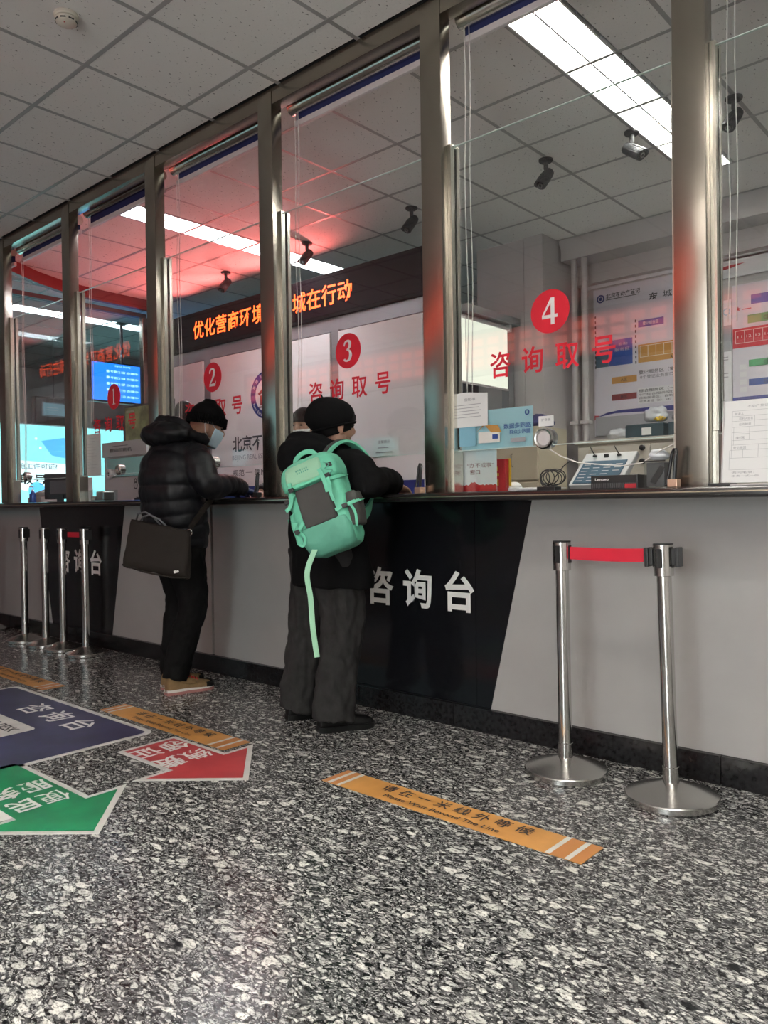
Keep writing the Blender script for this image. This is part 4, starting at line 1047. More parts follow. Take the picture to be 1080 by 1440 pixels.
# intercom on the pane marked four
t = thing('window_intercom', 'round silver speaker in the pane marked four with a small label above it', 'speaker', (-1.693, YP, 1.315))
Rx = Matrix.Rotation(PI/2, 4, 'X')
obj('ring', MB().lathe([(.044, -.03), (.046, .0), (.046, .012), (.040, .020), (.034, .018), (.030, .012), (.030, -.01)], seg=36, mtx=Rx), 'chrome_satin', t, smooth=AS)
obj('membrane', MB().lathe([(.030, .010), (.018, .016), (.001, .017)], seg=30, mtx=Rx), 'bar_white', t, smooth=AS)
s_ = sheet('paper_label', -1.722, -1.650, 1.366, 1.41, YP-.003, 'paper', 'small square paper label above the silver window speaker', 'label')
mb = put_text(MB(), '扩音器', F0(.001), -.022, .022, .022, .033, .01); ldec(s_, 'lettering', 'print_grey', mb)
cab_pts = [(-1.70, 2.965, 1.275), (-1.645, 2.97, 1.24), (-1.57, 2.98, 1.209), (-1.467, 2.99, 1.196), (-1.376, 2.99, 1.188), (-1.29, 2.98, 1.196), (-1.22, 2.975, 1.237), (-1.15, 2.97, 1.266), (-1.05, 2.97, 1.25), (-.95, 2.98, 1.10)]
o = obj('white_cable', MB().tube(cab_pts, .0026, 8), 'cord_white', smooth=True); tag(o, 'white cable drooping from the window speaker across the pane marked four', 'cable')
for (x, nme, lb_) in ((-4.03, 'window 2', 'round speaker low on the pane marked two behind the man'), (-5.15, 'window 1', 'round speaker low on the pane marked one'), (-6.66, 'left', 'round speaker low on the pane left of the pane marked one')):
    t = thing('window_intercom', lb_, 'speaker', (x, YP, 1.318))
    obj('ring', MB().lathe([(.036, -.03), (.038, .0), (.038, .012), (.030, .018), (.026, .008)], seg=28, mtx=Rx), 'chrome_satin', t, smooth=AS)
    obj('membrane', MB().lathe([(.026, .006), (.001, .009)], seg=20, mtx=Rx), 'grey_plastic', t, smooth=AS)

# ------------------------------------------------------------------ things standing on the counter
ZT = 1.0945
def pen_stand(x, y, label, m='copper'):
    t = thing('pen_stand', label, 'pen', (x, y, ZT))
    obj('base', MB().box((-.018, -.018, 0), (.018, .018, .028), .003), m, t)
    obj('pen', MB().tube([(0.002, 0, .03), (.006, 0, .10), (.009, 0, .128), (.009, 0, .136)], [.007, .0075, .008, .004], 10), 'black_plastic', t, smooth=AS)
    obj('tether', MB().tube([(.009, 0, .134), (.0, .004, .137), (-.008, .004, .12), (-.018, .005, .06), (-.027, .0, .01), (-.03, 0, .004)], .006, 8), 'black_plastic', t, smooth=True)
    return t
pen_stand(-1.096, 2.80, 'black pen on a copper stand in front of the rightmost post')
pen_stand(-2.30, 2.83, 'black tethered pen in a stand by the woman\'s hand', 'copper')
pen_stand(-3.485, 2.83, 'black tethered pen in a stand by the man\'s gloved hand', 'gasket')
t = thing('business_sign', 'small upright acrylic sign with red Chinese writing on the counter beside the wide post', 'sign', (-2.085, 2.98, ZT))
obj('card', MB().box((-.112, 0, .004), (.112, .003, .192)), 'paper', t)
obj('acrylic_front', MB().box((-.115, -.004, 0), (.115, -.001, .195), .0008), 'acrylic', t); obj('foot', MB().box((-.115, 0.005, 0), (.115, .05, .004)), 'acrylic', t)
mb = MB(); f = lambda u, v: Vector((u, -.0006, v))
put_text(mb, '“办不成事”', f, -.050, .113, .098, .135, .0); put_text(mb, '窗口', f, -.034, .082, .022, .104, .012); obj('lettering', mb, 'print_maroon', t, recalc=False)
mb = MB(); pr = [(-.112, .0045)]+[(-.112+.224*k/24, .030+.007*abs(math.sin(k*1.3))+(.012 if 8 < k < 13 else 0)) for k in range(25)]+[(.112, .0045)]
mb.poly([f(*p) for p in pr]); obj('red_foot_print', mb, 'card_red', t, recalc=False)
t = thing('red_card_holder', 'upright red and yellow card standing beside the acrylic sign', 'card', (-2.03, 3.10, ZT))
obj('card', MB().box((-.022, 0, 0), (.026, .03, .155), .002), 'card_red', t); obj('back_card', MB().box((.010, .031, .03), (.036, .035, .158)), 'card_yellow', t)
obj('stripe', MB().box((-.023, -.0012, .03), (-.012, -.0002, .06)).box((-.023, -.0012, .075), (-.010, -.0002, .09)).box((-.023, -.0012, .10), (-.016, -.0002, .12)), 'card_yellow', t)
o = obj('computer_mouse', MB().ball((0, 0, .0), (.032, .052, .03), 20, 12), 'kiosk_white', smooth=True)
for v in o.data.vertices: v.co.z = max(v.co.z, 0)
o.location = (-2.02, 3.20, ZT+.0195); tag(o, 'white computer mouse on the papers behind the red card', 'mouse')
t = thing('paper_pile', 'loose white papers lying under the mouse behind the acrylic sign', 'papers', (-2.0, 3.20, ZT))
for k, (dx, a) in enumerate(((0, .1), (.05, -.12), (.09, .2))): obj('paper_sheet', MB().box((-.12+dx, -.08, .0003+.0064*k), (.12+dx, .08, .0063+.0064*k), .001, mtx=Matrix.Rotation(a*.4, 4, 'Z')), 'paper', t)
# coiled black cable and its box
t = thing('cable_coil', 'tangled black cable coil on a small black adapter left of the white console', 'cable', (-1.770, 3.09, ZT))
obj('adapter', MB().box((-.045, -.03, 0), (.045, .03, .02), .003), 'black_plastic', t)
for k in range(6):
    a = .9+.35*k; c = Vector((-.02+.010*k, .002*k, .055+.004*(k % 3)))
    obj('loop', MB().tube([c+Vector((.046*math.cos(j*2*PI/18)*math.cos(.3*k-.6), .046*math.cos(j*2*PI/18)*math.sin(.3*k-.6), (.034)*math.sin(j*2*PI/18))) for j in range(19)], .0024, 6), 'black_plastic', t, smooth=True)
obj('lead', MB().tube([(.03, 0, .06), (.07, .01, .11), (.11, .02, .14)], .0024, 6), 'black_plastic', t, smooth=True)
# white console tilted back: a touch panel with two gooseneck stubs
t = thing('touch_console', 'white sloping console with dark touch panel and small microphones behind the pane marked four', 'console', (-1.59, 3.17, ZT+.014))
Rt = Matrix.Rotation(math.radians(-38), 4, 'X')
sk = Matrix.Identity(4); sk[0][2] = .18
def slab(x0, x1, y0, y1, z0, z1): return MB().box((x0, z0, y0), (x1, z1, y1), .006, mtx=Matrix.Translation((0, 0, .01)) @ Rt @ sk)
obj('housing', slab(-.13, .115, 0, .185, 0, .03), 'kiosk_white', t)
obj('panel', slab(-.112, .092, .008, .135, -.004, 0), 'print_teal', t)
mb = MB(); pf = lambda u, v: Matrix.Translation((0, 0, .01)) @ Rt @ sk @ Vector((u, -.0065, v))
for r in range(6):
    for c in range(4 if r > 2 else 3): rect(mb, pf, -.10+.05*c, .018+.018*r, -.068+.05*c, .0215+.018*r)
obj('key_legends', mb, 'bar_white', t, recalc=False)
for x in (-.075, .04):
    p0 = Matrix.Translation((0, 0, .01)) @ Rt @ sk @ Vector((x, -.002, .160))
    obj('microphone', MB().lathe([(.009, 0), (.010, .006), (.006, .01)], tuple(p0), 12).tube([p0+Vector((0, 0, .008)), p0+Vector((-.012, -.004, .03)), p0+Vector((-.022, -.004, .05))], [.003, .0026, .001], 6), 'black_plastic', t, smooth=AS)
p0 = Matrix.Translation((0, 0, .01)) @ Rt @ sk @ Vector((-.02, -.002, .16)); obj('camera_window', MB().box((p0.x-.011, p0.y-.002, p0.z-.01), (p0.x+.011, p0.y+.004, p0.z+.011), .003), 'gasket', t)
# small black PC
t = thing('mini_computer', 'small black desktop computer lying flat with white maker\'s lettering behind the pane marked four', 'computer', (-1.425, 3.015, ZT))
obj('case', MB().box((-.105, 0, 0), (.098, .11, .058), .003), 'black_plastic', t)
q = MB()
for k in range(24): q.box((-.098+.008*k, -.003, .006), (-.094+.008*k, .001, .026))
obj('grille', q, 'grey_plastic', t)
mb = put_text(MB(), 'Lenovo', lambda u, v: Vector((u, -.0012, v)), -.085, .036, -.025, .047, .02); obj('lettering', mb, 'white_vinyl', t, recalc=False)
obj('red_label', MB().box((.045, -.0035, .004), (.094, -.0031, .022)), 'print_red', t)
# clear holder with a bottle inside
t = thing('clear_holder', 'clear acrylic box with dark contents between the computer and the rightmost post', 'box', (-1.235, 3.0, ZT))
q = MB().box((-.042, -.04, 0), (.042, .04, .004)).box((-.042, -.04, .004), (-.039, .04, .105)).box((.039, -.04, .004), (.042, .04, .105)).box((-.039, -.04, .004), (.039, -.037, .105)).box((-.039, .037, .004), (.039, .04, .105))
obj('walls', q, 'acrylic', t); obj('lining', MB().box((-.036, -.03, .005), (.036, .034, .10), .004), 'grey_plastic', t)
obj('phone', MB().box((-.012, -.036, .01), (.012, -.031, .085), .002, mtx=Matrix.Rotation(.6, 4, 'Y') @ Matrix.Translation((-.02, 0, 0))), 'black_plastic', t)
obj('rim', MB().box((-.043, -.041, .102), (.043, -.036, .107)), 'black_plastic', t)
crumple((-1.235, 3.0, ZT+.128), (.04, .03, .024), 'plastic_bag', 'plastic_wrap', 'crumpled clear wrap on top of the acrylic box', 'wrap', seed=4)
# form holder at the right edge
t = thing('form_holder', 'white framed stand holding a printed form on the counter at right edge', 'form stand', (-.855, 2.835, ZT), 0)
KO = tuple(t.location); 
for i, ch in enumerate(()): pass
sh_ = Matrix.Rotation(math.radians(-7), 4, 'X')
obj('board', MB().box((-.085, 0, .010), (.14, .004, .300), .002, mtx=sh_), 'paper', t)
obj('cover', MB().box((-.094, -.004, .006), (-.084, .008, .304), .001, mtx=sh_), 'acrylic', t)
obj('frame_edge', MB().box((-.090, -.001, .008), (-.085, .007, .302), mtx=sh_), 'bar_white', t)
obj('foot', MB().box((-.125, -.03, 0), (-.05, .05, .010), .003), 'black_plastic', t); obj('tray', MB().box((-.09, -.022, .0), (.14, .03, .006), .001), 'bar_white', t)
mb = MB(); ff = lambda u, v: sh_ @ Vector((u, -.0007, v))
for (x0, x1, z) in ((-.058, .13, .262), (-.058, .13, .243), (-.058, .13, .226), (-.058, .13, .205), (-.058, .13, .186), (-.045, .0, .18), (-.058, .13, .158), (-.058, .13, .142), (-.062, .13, .124), (-.062, .13, .096), (-.062, .13, .055)): rect(mb, ff, x0, z, x1, z+.0008)
for (x, z0, z1) in ((-.058, .096, .262), (-.052, .142, .205), (.0, .158, .205), (-.02, .096, .124), (.03, .096, .142), (.016, .205, .243), (-.064, .055, .124)): rect(mb, ff, x, z0, x+.0008, z1)
put_text(mb, '不动产登记申请书', ff, -.008, .272, .10, .281); put_text(mb, '申请人', ff, -.05, .247, -.02, .256); put_text(mb, '权利人姓名', ff, -.035, .23, .01, .239); put_text(mb, '证件种类', ff, -.035, .21, .005, .219); put_text(mb, '坐落', ff, -.045, .162, -.015, .172); put_text(mb, '登记原因', ff, -.052, .128, -.01, .137); put_text(mb, '询问笔录：', ff, -.055, .042, .02, .05); put_text(mb, '本表一式一份', ff, -.055, .03, .035, .037)
obj('form_print', mb, 'print_grey', t, recalc=False)

# left bays: things on the counter behind the glass
t = thing('acrylic_tray', 'clear acrylic tray on the counter under the pane marked one', 'tray', (-5.55, 3.0, ZT))
obj('walls', MB().box((-.12, -.06, 0), (.14, .06, .004)).box((-.12, -.06, .004), (-.116, .06, .085)).box((.136, -.06, .004), (.14, .06, .085)).box((-.116, -.06, .004), (.136, -.057, .085)).box((-.116, .057, .004), (.136, .06, .085)), 'acrylic', t)
obj('contents', MB().box((-.10, -.03, .005), (-.04, .05, .04), .004).box((.0, -.04, .005), (.11, .05, .075), .008), 'chrome_satin', t)
t = thing('keyboard', 'black keyboard lying on the counter beside the man', 'keyboard', (-4.86, 3.06, ZT))
obj('body', MB().box((-.22, -.06, 0), (.22, .06, .018), .004), 'black_plastic', t)
q = MB()
for r in range(4):
    for c in range(14): q.box((-.21+.03*c, -.05+.026*r, .0185), (-.186+.03*c, -.03+.026*r, .026), .002)
obj('keys', q, 'grey_plastic', t)
t = thing('desk_monitor', 'black desk monitor turned away behind the pane left of the pane marked one', 'monitor', (-6.60, 3.20, ZT), .5)
obj('panel', MB().box((-.16, -.01, .03), (.16, .02, .25), .006), 'black_plastic', t); obj('back', MB().box((-.09, -.035, .07), (.09, -.0105, .19), .01), 'grey_plastic', t)
obj('neck', MB().box((-.03, -.02, .006), (.03, -.004, .12)), 'black_plastic', t); obj('foot', MB().box((-.09, -.07, 0), (.09, .06, .008), .002), 'black_plastic', t)
t = thing('hand_sanitizer', 'small blue pump bottle on the counter at far left', 'bottle', (-6.75, 3.02, ZT))
obj('bottle', MB().lathe([(.026, 0), (.028, .01), (.028, .075), (.014, .09), (.011, .10)], seg=20), 'print_blue', t, smooth=AS); obj('pump', MB().lathe([(.012, .10), (.012, .112), (.004, .113), (.004, .135)], seg=14).box((-.006, -.03, .135), (.006, .008, .145), .002), 'white_vinyl', t, smooth=AS)
t = thing('document_tray', 'pale document tray with loose papers on the counter at far left', 'tray', (-6.90, 3.19, ZT))
obj('tray', MB().box((-.13, -.09, 0), (.13, .09, .05), .004), 'kiosk_white', t)
for k in range(5): obj('paper', MB().box((-.11+.01*k, -.08, .052+.009*k), (.12+.006*k, .085, .057+.009*k), mtx=Matrix.Rotation(.05*k, 4, 'Z') @ Matrix.Rotation(-.05*k, 4, 'Y')), 'paper', t)
t = thing('paper_rack', 'white leaflet rack beside the second post from the left', 'rack', (-6.13, 3.14, ZT))
obj('rack', MB().box((-.10, -.03, 0), (.10, .05, .20), .004), 'kiosk_white', t); obj('leaflet', MB().box((-.02, -.035, .03), (.085, -.031, .25)), 'poster_lilac', t)
mb = MB()
for k in range(3): rect(mb, lambda u, v: Vector((u, -.036, v)), 0, .10+.04*k, .06, .115+.04*k)
obj('leaflet_print', mb, 'print_grey', t, recalc=False)
# office chair behind the pane marked two
t = thing('office_chair', 'black high back office chair behind the pane marked two, headrest showing over the man', 'chair', (-5.12, 3.66, 0), PI+.25)
q = MB()
for k in range(5):
    a = 2*PI*k/5; q.tube([(0, 0, .10), (.15*math.cos(a), .15*math.sin(a), .09), (.30*math.cos(a), .30*math.sin(a), .065)], [.03, .025, .018], 8)
obj('base', q, 'black_plastic', t, smooth=AS)
for k in range(5):
    a = 2*PI*k/5; obj('castor', MB().tube([(.30*math.cos(a)-.02, .30*math.sin(a), .03), (.30*math.cos(a)+.02, .30*math.sin(a), .03)], .029, 14), 'grey_plastic', t, smooth=AS)
obj('column', MB().tube([(0, 0, .09), (0, 0, .72)], .028, 14), 'chrome_satin', t, smooth=AS)
obj('seat', MB().box((-.25, -.25, .72), (.25, .25, .81), .035), 'black_plastic', t, smooth=AS)
obj('backrest', MB().box((-.23, .22, .90), (.23, .29, 1.55), .03), 'black_plastic', t, smooth=AS)
obj('spine', MB().box((-.04, .24, .74), (.04, .30, .95), .01).box((-.03, .25, 1.5), (.03, .28, 1.68), .008), 'grey_plastic', t)
obj('headrest', MB().ball((0, .25, 1.745), (.10, .04, .105), 20, 14, mtx=Matrix.Rotation(.25, 4, 'Y')), 'black_plastic', t, smooth=True)
for s in (-1, 1): obj('armrest', MB().tube([(s*.25, .05, .76), (s*.29, .05, .80), (s*.29, .05, .98)], .018, 10).box((s*.29-.035, -.12, .98), (s*.29+.035, .14, 1.01), .012), 'black_plastic', t, smooth=AS)
# ------------------------------------------------------------------ people
mat('skin', (.36, .20, .14), .5, spec=.4)
mat('puffer_black', (.0055, .006, .008), .50, spec=.22, bump=.05, bscale=60)
mat('knit_black', (.005, .005, .0055), .9, spec=.08, bump=.35, bscale=260)
mat('trouser_black', (.006, .006, .0062), .85, spec=.10, bump=.06, bscale=300)
mat('trouser_grey', (.026, .025, .025), .85, spec=.15, var=.12, vscale=30, bump=.06, bscale=400)
mat('wool_black', (.0055, .0055, .006), .92, spec=.08, bump=.12, bscale=180)
mat('glove_navy', (.010, .022, .085), .55)
mat('mask_blue', (.45, .60, .68), .8); mat('mask_white', (.70, .70, .70), .8)
mat('suede_tan', (.21, .13, .055), .85, var=.12, vscale=40); mat('sole_pink', (.33, .14, .13), .6); mat('sole_white', (.62, .60, .56), .5); mat('lace_red', (.55, .02, .025), .6)
mat('leather_black', (.006, .006, .006), .42, spec=.25); mat('hair_black', (.006, .005, .005), .7, spec=.15)
mat('bag_brown', (.018, .0145, .012), .75, spec=.2, bump=.1, bscale=120)
mat('pack_mint', (.16, .60, .40), .6, var=.06, vscale=14, bump=.12, bscale=90); mat('pack_pale', (.33, .62, .42), .6, bump=.08, bscale=60)
mat('pack_deep', (.11, .38, .27), .6, bump=.12, bscale=60); mat('pack_grey', (.055, .053, .05), .75, bump=.05, bscale=200)
mat('eye_dark', (.01, .008, .007), .2); mat('jacket_charcoal', (.02, .02, .022), .8)

def crp(P, n):
    out = []
    for i in range(len(P)-1):
        p0, p1, p2, p3 = P[max(i-1, 0)], P[i], P[i+1], P[min(i+2, len(P)-1)]
        for k in range(n):
            t = k/n; out.append([.5*(2*b+(c-a)*t+(2*a-5*b+4*c-d)*t*t+(3*b-a-3*c+d)*t**3) for a, b, c, d in zip(p0, p1, p2, p3)])
    out.append(list(P[-1])); return out
def sect(mb, st, side=(1, 0, 0), seg=28, sub=8, quilt=None, phase=0.):
    """stations (x, y, z, a, b): a along the side vector, b across it"""
    P = crp([list(s) for s in st], sub); side = Vector(side); rings = []; arc = 0
    for i, p in enumerate(P):
        c = Vector(p[:3]); t = Vector(P[min(i+1, len(P)-1)][:3])-Vector(P[max(i-1, 0)][:3]); t.normalize()
        if i: arc += (c-Vector(P[i-1][:3])).length
        u = side-t*side.dot(t); u.normalize(); v = t.cross(u); k = 1
        if quilt: k = 1+quilt[1]*(abs(math.sin(PI*(arc+phase)/quilt[0]))**.55-.75)
        rings.append([c+u*(p[3]*k*math.cos(2*PI*j/seg))+v*(p[4]*k*math.sin(2*PI*j/seg)) for j in range(seg)])
    return mb.ring_loft(rings)
def remesh(name, mb, m, parent, voxel=.006, it=2, wr=0., wf=(9, 9, 5), seed=0, label=None):
    me = bpy.data.meshes.new('tmp'); bmesh.ops.recalc_face_normals(mb.bm, faces=mb.bm.faces[:]); mb.bm.to_mesh(me); mb.bm.free()
    o = bpy.data.objects.new('tmp', me); COL.objects.link(o)
    r = o.modifiers.new('r', 'REMESH'); r.mode = 'VOXEL'; r.voxel_size = voxel
    if it: s = o.modifiers.new('s', 'SMOOTH'); s.factor = .5; s.iterations = it
    dg = bpy.context.evaluated_depsgraph_get(); ev = o.evaluated_get(dg); m2 = bpy.data.meshes.new_from_object(ev)
    bpy.data.objects.remove(o); bpy.data.meshes.remove(me); m2.name = name
    if wr:
        nn = [v.normal.copy() for v in m2.vertices]
        for v, n_ in zip(m2.vertices, nn):
            q = Vector((v.co.x*wf[0]+seed*3.7, v.co.y*wf[1], v.co.z*wf[2]))
            v.co += n_*wr*(noise.noise(q)+.6*noise.noise(q*2.3+Vector((4, 1, seed))))
    m2.materials.clear(); m2.materials.append(M[m]); m2.shade_smooth()
    o = bpy.data.objects.new(name, m2); link(o, parent)
    if label: o['label'] = label
    return o
def hand(mb, w, fwd, down, thumb_side, curl=.5, s=1.):
    """palm and five fingers; fwd = towards the fingertips, down = palm side, thumb_side = unit vector"""
    w = Vector(w); f = Vector(fwd).normalized(); d = Vector(down); d = (d-f*d.dot(f)).normalized(); t = f.cross(d); t = t if t.dot(Vector(thumb_side)) > 0 else -t
    e = lambda p, a, b: (*p, a*s, b*s)
    sect(mb, [e(w-f*.02*s, .026, .02), e(w+f*.01*s, .028, .019), e(w+f*.045*s, .041, .016), e(w+f*.085*s, .041, .014), e(w+f*.096*s, .036, .010)], side=t, seg=18, sub=3)
    for off, ln, r in ((.030, .072, .0088), (.010, .082, .009), (-.011, .076, .0088), (-.030, .058, .0078)):
        p = w+f*.082*s+t*off*s; a = 0; pts = [p]; rr = [r*1.05*s]
        dirn = f
        for k, q in enumerate((.45, .32, .23)):
            a = curl*(.35+.55*k); dirn = (f*math.cos(a)+d*math.sin(a)+t*off*1.6*(1-curl*.6)).normalized()
            pts.append(pts[-1]+dirn*ln*q*s); rr.append(r*(1-.12*(k+1))*s)
        pts.append(pts[-1]+dirn*.003*s); rr.append(r*.35*s)
        mb.tube(pts, rr, 10)
    p = w+f*.022*s+t*.026*s
    mb.tube([p, p+(f*.45+t*.75+d*.2)*.038*s, p+(f*.62+t*.62+d*.35)*.066*s, p+(f*.8+t*.45+d*.45)*.084*s, p+(f*.8+t*.44+d*.45)*.088*s], [.013*s, .0115*s, .010*s, .0085*s, .004*s], 10)
def head(mb, C, Rm, s=1.):
    """face looks along local +y; half axes .076 x .095 x .118"""
    q = bmesh.ops.create_uvsphere(mb.bm, u_segments=56, v_segments=40, radius=1)['verts']
    bumps = [((0, 1, -.10), .16, .022), ((0, 1, .05), .12, .010), ((.38, .9, .12), .20, -.012), ((-.38, .9, .12), .20, -.012), ((.36, .9, .30), .2, .004), ((-.36, .9, .30), .2, .004),
             ((0, .95, -.50), .16, .008), ((0, .98, -.38), .10, -.003), ((0, .8, -.88), .25, .012), ((.55, .75, -.15), .28, .005), ((-.55, .75, -.15), .28, .005), ((0, -1, .1), .6, .006)]
    for v in q:
        n = v.co.copy(); p = Vector((n.x*.075, n.y*.095, n.z*.118))
        if n.z < 0: p.x *= 1-.26*(-n.z)**1.4; p.y = p.y*(1-.12*(-n.z)) + .012*(-n.z)
        for b, wd, am in bumps:
            bb_ = Vector(b).normalized(); dd = (n-bb_).length
            p += n*am*math.exp(-(dd/wd)**2)
        v.co = Vector(C) + Rm @ (p*s)
    for sx in (-1, 1):
        E = Rm @ Matrix.Rotation(sx*.25, 3, 'Z')
        mb.ball(Vector(C)+Rm @ Vector((sx*.076*s, -.008*s, -.008*s)), (.011*s, .020*s, .032*s), 14, 10, mtx=E.to_4x4())
        mb.ball(Vector(C)+Rm @ Vector((sx*.078*s, .0*s, -.035*s)), (.008*s, .010*s, .012*s), 10, 8, mtx=E.to_4x4())
def eyes(C, Rm, root, s=1.):
    for sx in (-1, 1):
        obj('eye', MB().ball(Vector(C)+Rm @ Vector((sx*.031*s, .0815*s, .016*s)), (.011*s, .006*s, .005*s), 12, 8, mtx=Rm.to_4x4()), 'eye_dark', root, smooth=True)
        obj('eyebrow', MB().tube([Vector(C)+Rm @ Vector((sx*x*s, (.093-.25*(x-.03)**1*.6)*s, (.036+.004*math.sin((x-.012)*80))*s)) for x in (.012, .022, .034, .046)], [.0018*s, .0030*s, .0028*s, .0012*s], 6), 'hair_black', root, smooth=True)
def rotm(yaw, pitch, roll=0.):
    return (Matrix.Rotation(yaw, 3, 'Z') @ Matrix.Rotation(pitch, 3, 'X') @ Matrix.Rotation(roll, 3, 'Y'))
def shell(mb, C, Rm, ax, cut, lat=20, lon=40, fn=None):
    """closed cap: the part of an ellipsoid with local z above cut (fraction)"""
    rings = []
    z0 = math.asin(max(-1, min(1, cut)))
    for i in range(lat+1):
        a = z0+(PI/2-z0)*i/lat*.995
        r = []
        for k in range(lon):
            b = 2*PI*k/lon; p = Vector((ax[0]*math.cos(a)*math.cos(b), ax[1]*math.cos(a)*math.sin(b), ax[2]*math.sin(a)))
            if fn: p = fn(p, a, b)
            r.append(Vector(C)+Rm @ p)
        rings.append(r)
    return mb.ring_loft(rings)
def shoe(root, heel, ang, ln, kind):
    Rz = Matrix.Translation((heel[0], heel[1], 0)) @ Matrix.Rotation(ang, 4, 'Z')
    wd = [(0, .020), (.03, .030), (.08, .033), (.14, .034), (.20, .045), (.25, .044), (.285, .030), (.30, .012)]
    k = ln/.30; T = lambda p: Rz @ Vector((p[0], p[1]*k, p[2]))
    def outline(g): 
        w_ = crp([[a, b] for a, b in wd], 4); return [(b+g, a) for a, b in w_]+[(-(b+g), a) for a, b in reversed(w_)]
    so = thing_child(root, 'shoe')
    q = MB().prism(outline(.004), 0, .016 if kind == 'sneaker' else .026, lambda u, v, d: T((u, v, d+(.0 if v > .05 else .0))))
    obj('sole', q, 'sole_pink' if kind == 'sneaker' else 'leather_black', so, smooth=AS)
    if kind == 'sneaker':
        q = MB().prism(outline(.0045), .0162, .030, lambda u, v, d: T((u, v, d-(.011*max(0, (v-.12)/.18) if d > .02 else 0)))); obj('midsole', q, 'sole_white', so, smooth=AS)
    z0 = .026
    st = [(.000, .012, .045), (.006, .026, .088), (.03, .032, .106), (.075, .034, .104), (.11, .036, .098), (.145, .038, .085), (.19, .045, .066), (.235, .046, .056), (.27, .038, .048), (.290, .022, .036), (.298, .008, .024)]
    st = crp([list(s) for s in st], 4); rings = []
    for y, w_, h in st:
        r = []
        for j in range(20):
            a = 2*PI*j/20; sx = math.cos(a); sz = math.sin(a)
            r.append(T((w_*(abs(sx)**.75)*(1 if sx > 0 else -1), y, z0-.008+(h-z0+.010)*max(0, (sz+.25)/1.25)**.9 if sz > -.25 else z0-.008)))
        rings.append(r)
    obj('upper', MB().ring_loft(rings), 'suede_tan' if kind == 'sneaker' else 'leather_black', so, smooth=True)
    obj('collar', MB().tube([T((.027*math.cos(a), .062+.036*math.sin(a), (.106 if kind == 'sneaker' else .098)+.004*abs(math.sin(a)))) for a in [2*PI*j/16 for j in range(17)]], .008, 8), 'lace_red' if kind == 'sneaker' else 'leather_black', so, smooth=True)
    q = MB()
    for j in range(5):
        y = .118+.018*j; z = .100-.0078*j+.002
        q.tube([T((-.020, y, z-.006)), T((0, y+.004, z+.003)), T((.020, y, z-.006))], .0032, 6)
    obj('laces', q, 'lace_red' if kind == 'sneaker' else 'leather_black', so, smooth=True)
    if kind == 'sneaker':
        q = MB()
        for sx in (-1, 1): q.tube([T((sx*.0365, .09, .066)), T((sx*.039, .13, .052)), T((sx*.044, .18, .056)), T((sx*.0415, .15, .068))], .004, 6)
        obj('side_stripe', q, 'suede_tan', so, smooth=True)
        gd = MB(); rings = []
        for rr, z in ((1.0, .014), (1.06, .022), (1.02, .040), (.92, .050)): rings.append([T((.046*rr*math.cos(a), .236+.068*rr*math.sin(a), z)) for a in [PI*j/18 for j in range(19)]])
        for r0, r1 in zip(rings, rings[1:]):
            for j in range(18): gd.poly([r0[j], r0[j+1], r1[j+1], r1[j]])
        obj('toe_guard', gd, 'leather_black', so, smooth=True)
    return so
def thing_child(root, name):
    o = bpy.data.objects.new(name, None); o.empty_display_size = .05; link(o, root); return o

# ---- the man in the black puffer jacket
man = thing('person', 'person in black hooded puffer jacket, beanie and mask, writing at the counter', 'person', (-3.85, 2.55, 0))
HC = Vector((0, .205, 1.515)); HR = rotm(-.42, -.38)
b = MB()
head(b, HC, HR)
sect(b, [(0, .07, 1.36, .062, .058), (0, .11, 1.43, .056, .054), (0, .165, 1.49, .058, .056)], seg=20)
sect(b, [(0, .0, .82, .14, .10), (0, 0, .95, .145, .10), (0, -.01, 1.1, .15, .105), (0, 0, 1.25, .165, .11), (0, .02, 1.34, .14, .09), (0, .06, 1.39, .07, .065)], seg=24)
AR = [(.19, .01, 1.315, .045, .045), (.245, .0, 1.23, .042, .042), (.26, .04, 1.145, .037, .037), (.21, .20, 1.15, .033, .033), (.135, .365, 1.150, .026, .022)]
AL = [(-.19, .01, 1.315, .045, .045), (-.245, .03, 1.23, .042, .042), (-.25, .10, 1.15, .037, .037), (-.19, .25, 1.15, .033, .033), (-.10, .39, 1.150, .026, .022)]
for A in (AR, AL): sect(b, A, side=(0, 0, 1), seg=16, sub=5)
LR = [(.085, -.02, .86, .08, .085), (.085, .005, .68, .070, .075), (.085, .03, .48, .052, .055), (.07, -.03, .28, .048, .05), (.055, -.075, .08, .034, .034)]
LLg = [(-.08, 0, .86, .08, .085), (-.075, .025, .68, .070, .075), (-.068, .05, .48, .052, .055), (-.068, .01, .28, .048, .05), (-.066, -.01, .08, .036, .036)]
for A in (LR, LLg): sect(b, A, seg=16, sub=5)
remesh('body', b, 'skin', man, .005, 1)
eyes(HC, HR, man)
q = MB()      # quilted jacket
sect(q, [(0, 0, .795, .165, .128), (0, 0, .83, .188, .150), (0, -.005, .92, .200, .162), (0, -.025, 1.02, .208, .165), (0, -.038, 1.13, .212, .166), (0, -.03, 1.24, .224, .168), (0, 0, 1.325, .205, .145), (0, .04, 1.385, .145, .115), (0, .08, 1.43, .10, .095), (0, .105, 1.46, .085, .085)], seg=56, sub=14, quilt=(.074, .062))
def fat(A, k): return [(x, y, z, a*k, b_*k) for x, y, z, a, b_ in A]
SR = [(.15, .01, 1.335, .085, .085), (.205, .0, 1.28, .085, .088), (.252, .005, 1.20, .078, .082), (.262, .05, 1.155, .074, .076), (.225, .17, 1.165, .064, .066), (.175, .28, 1.160, .055, .056), (.140, .355, 1.150, .043, .040)]
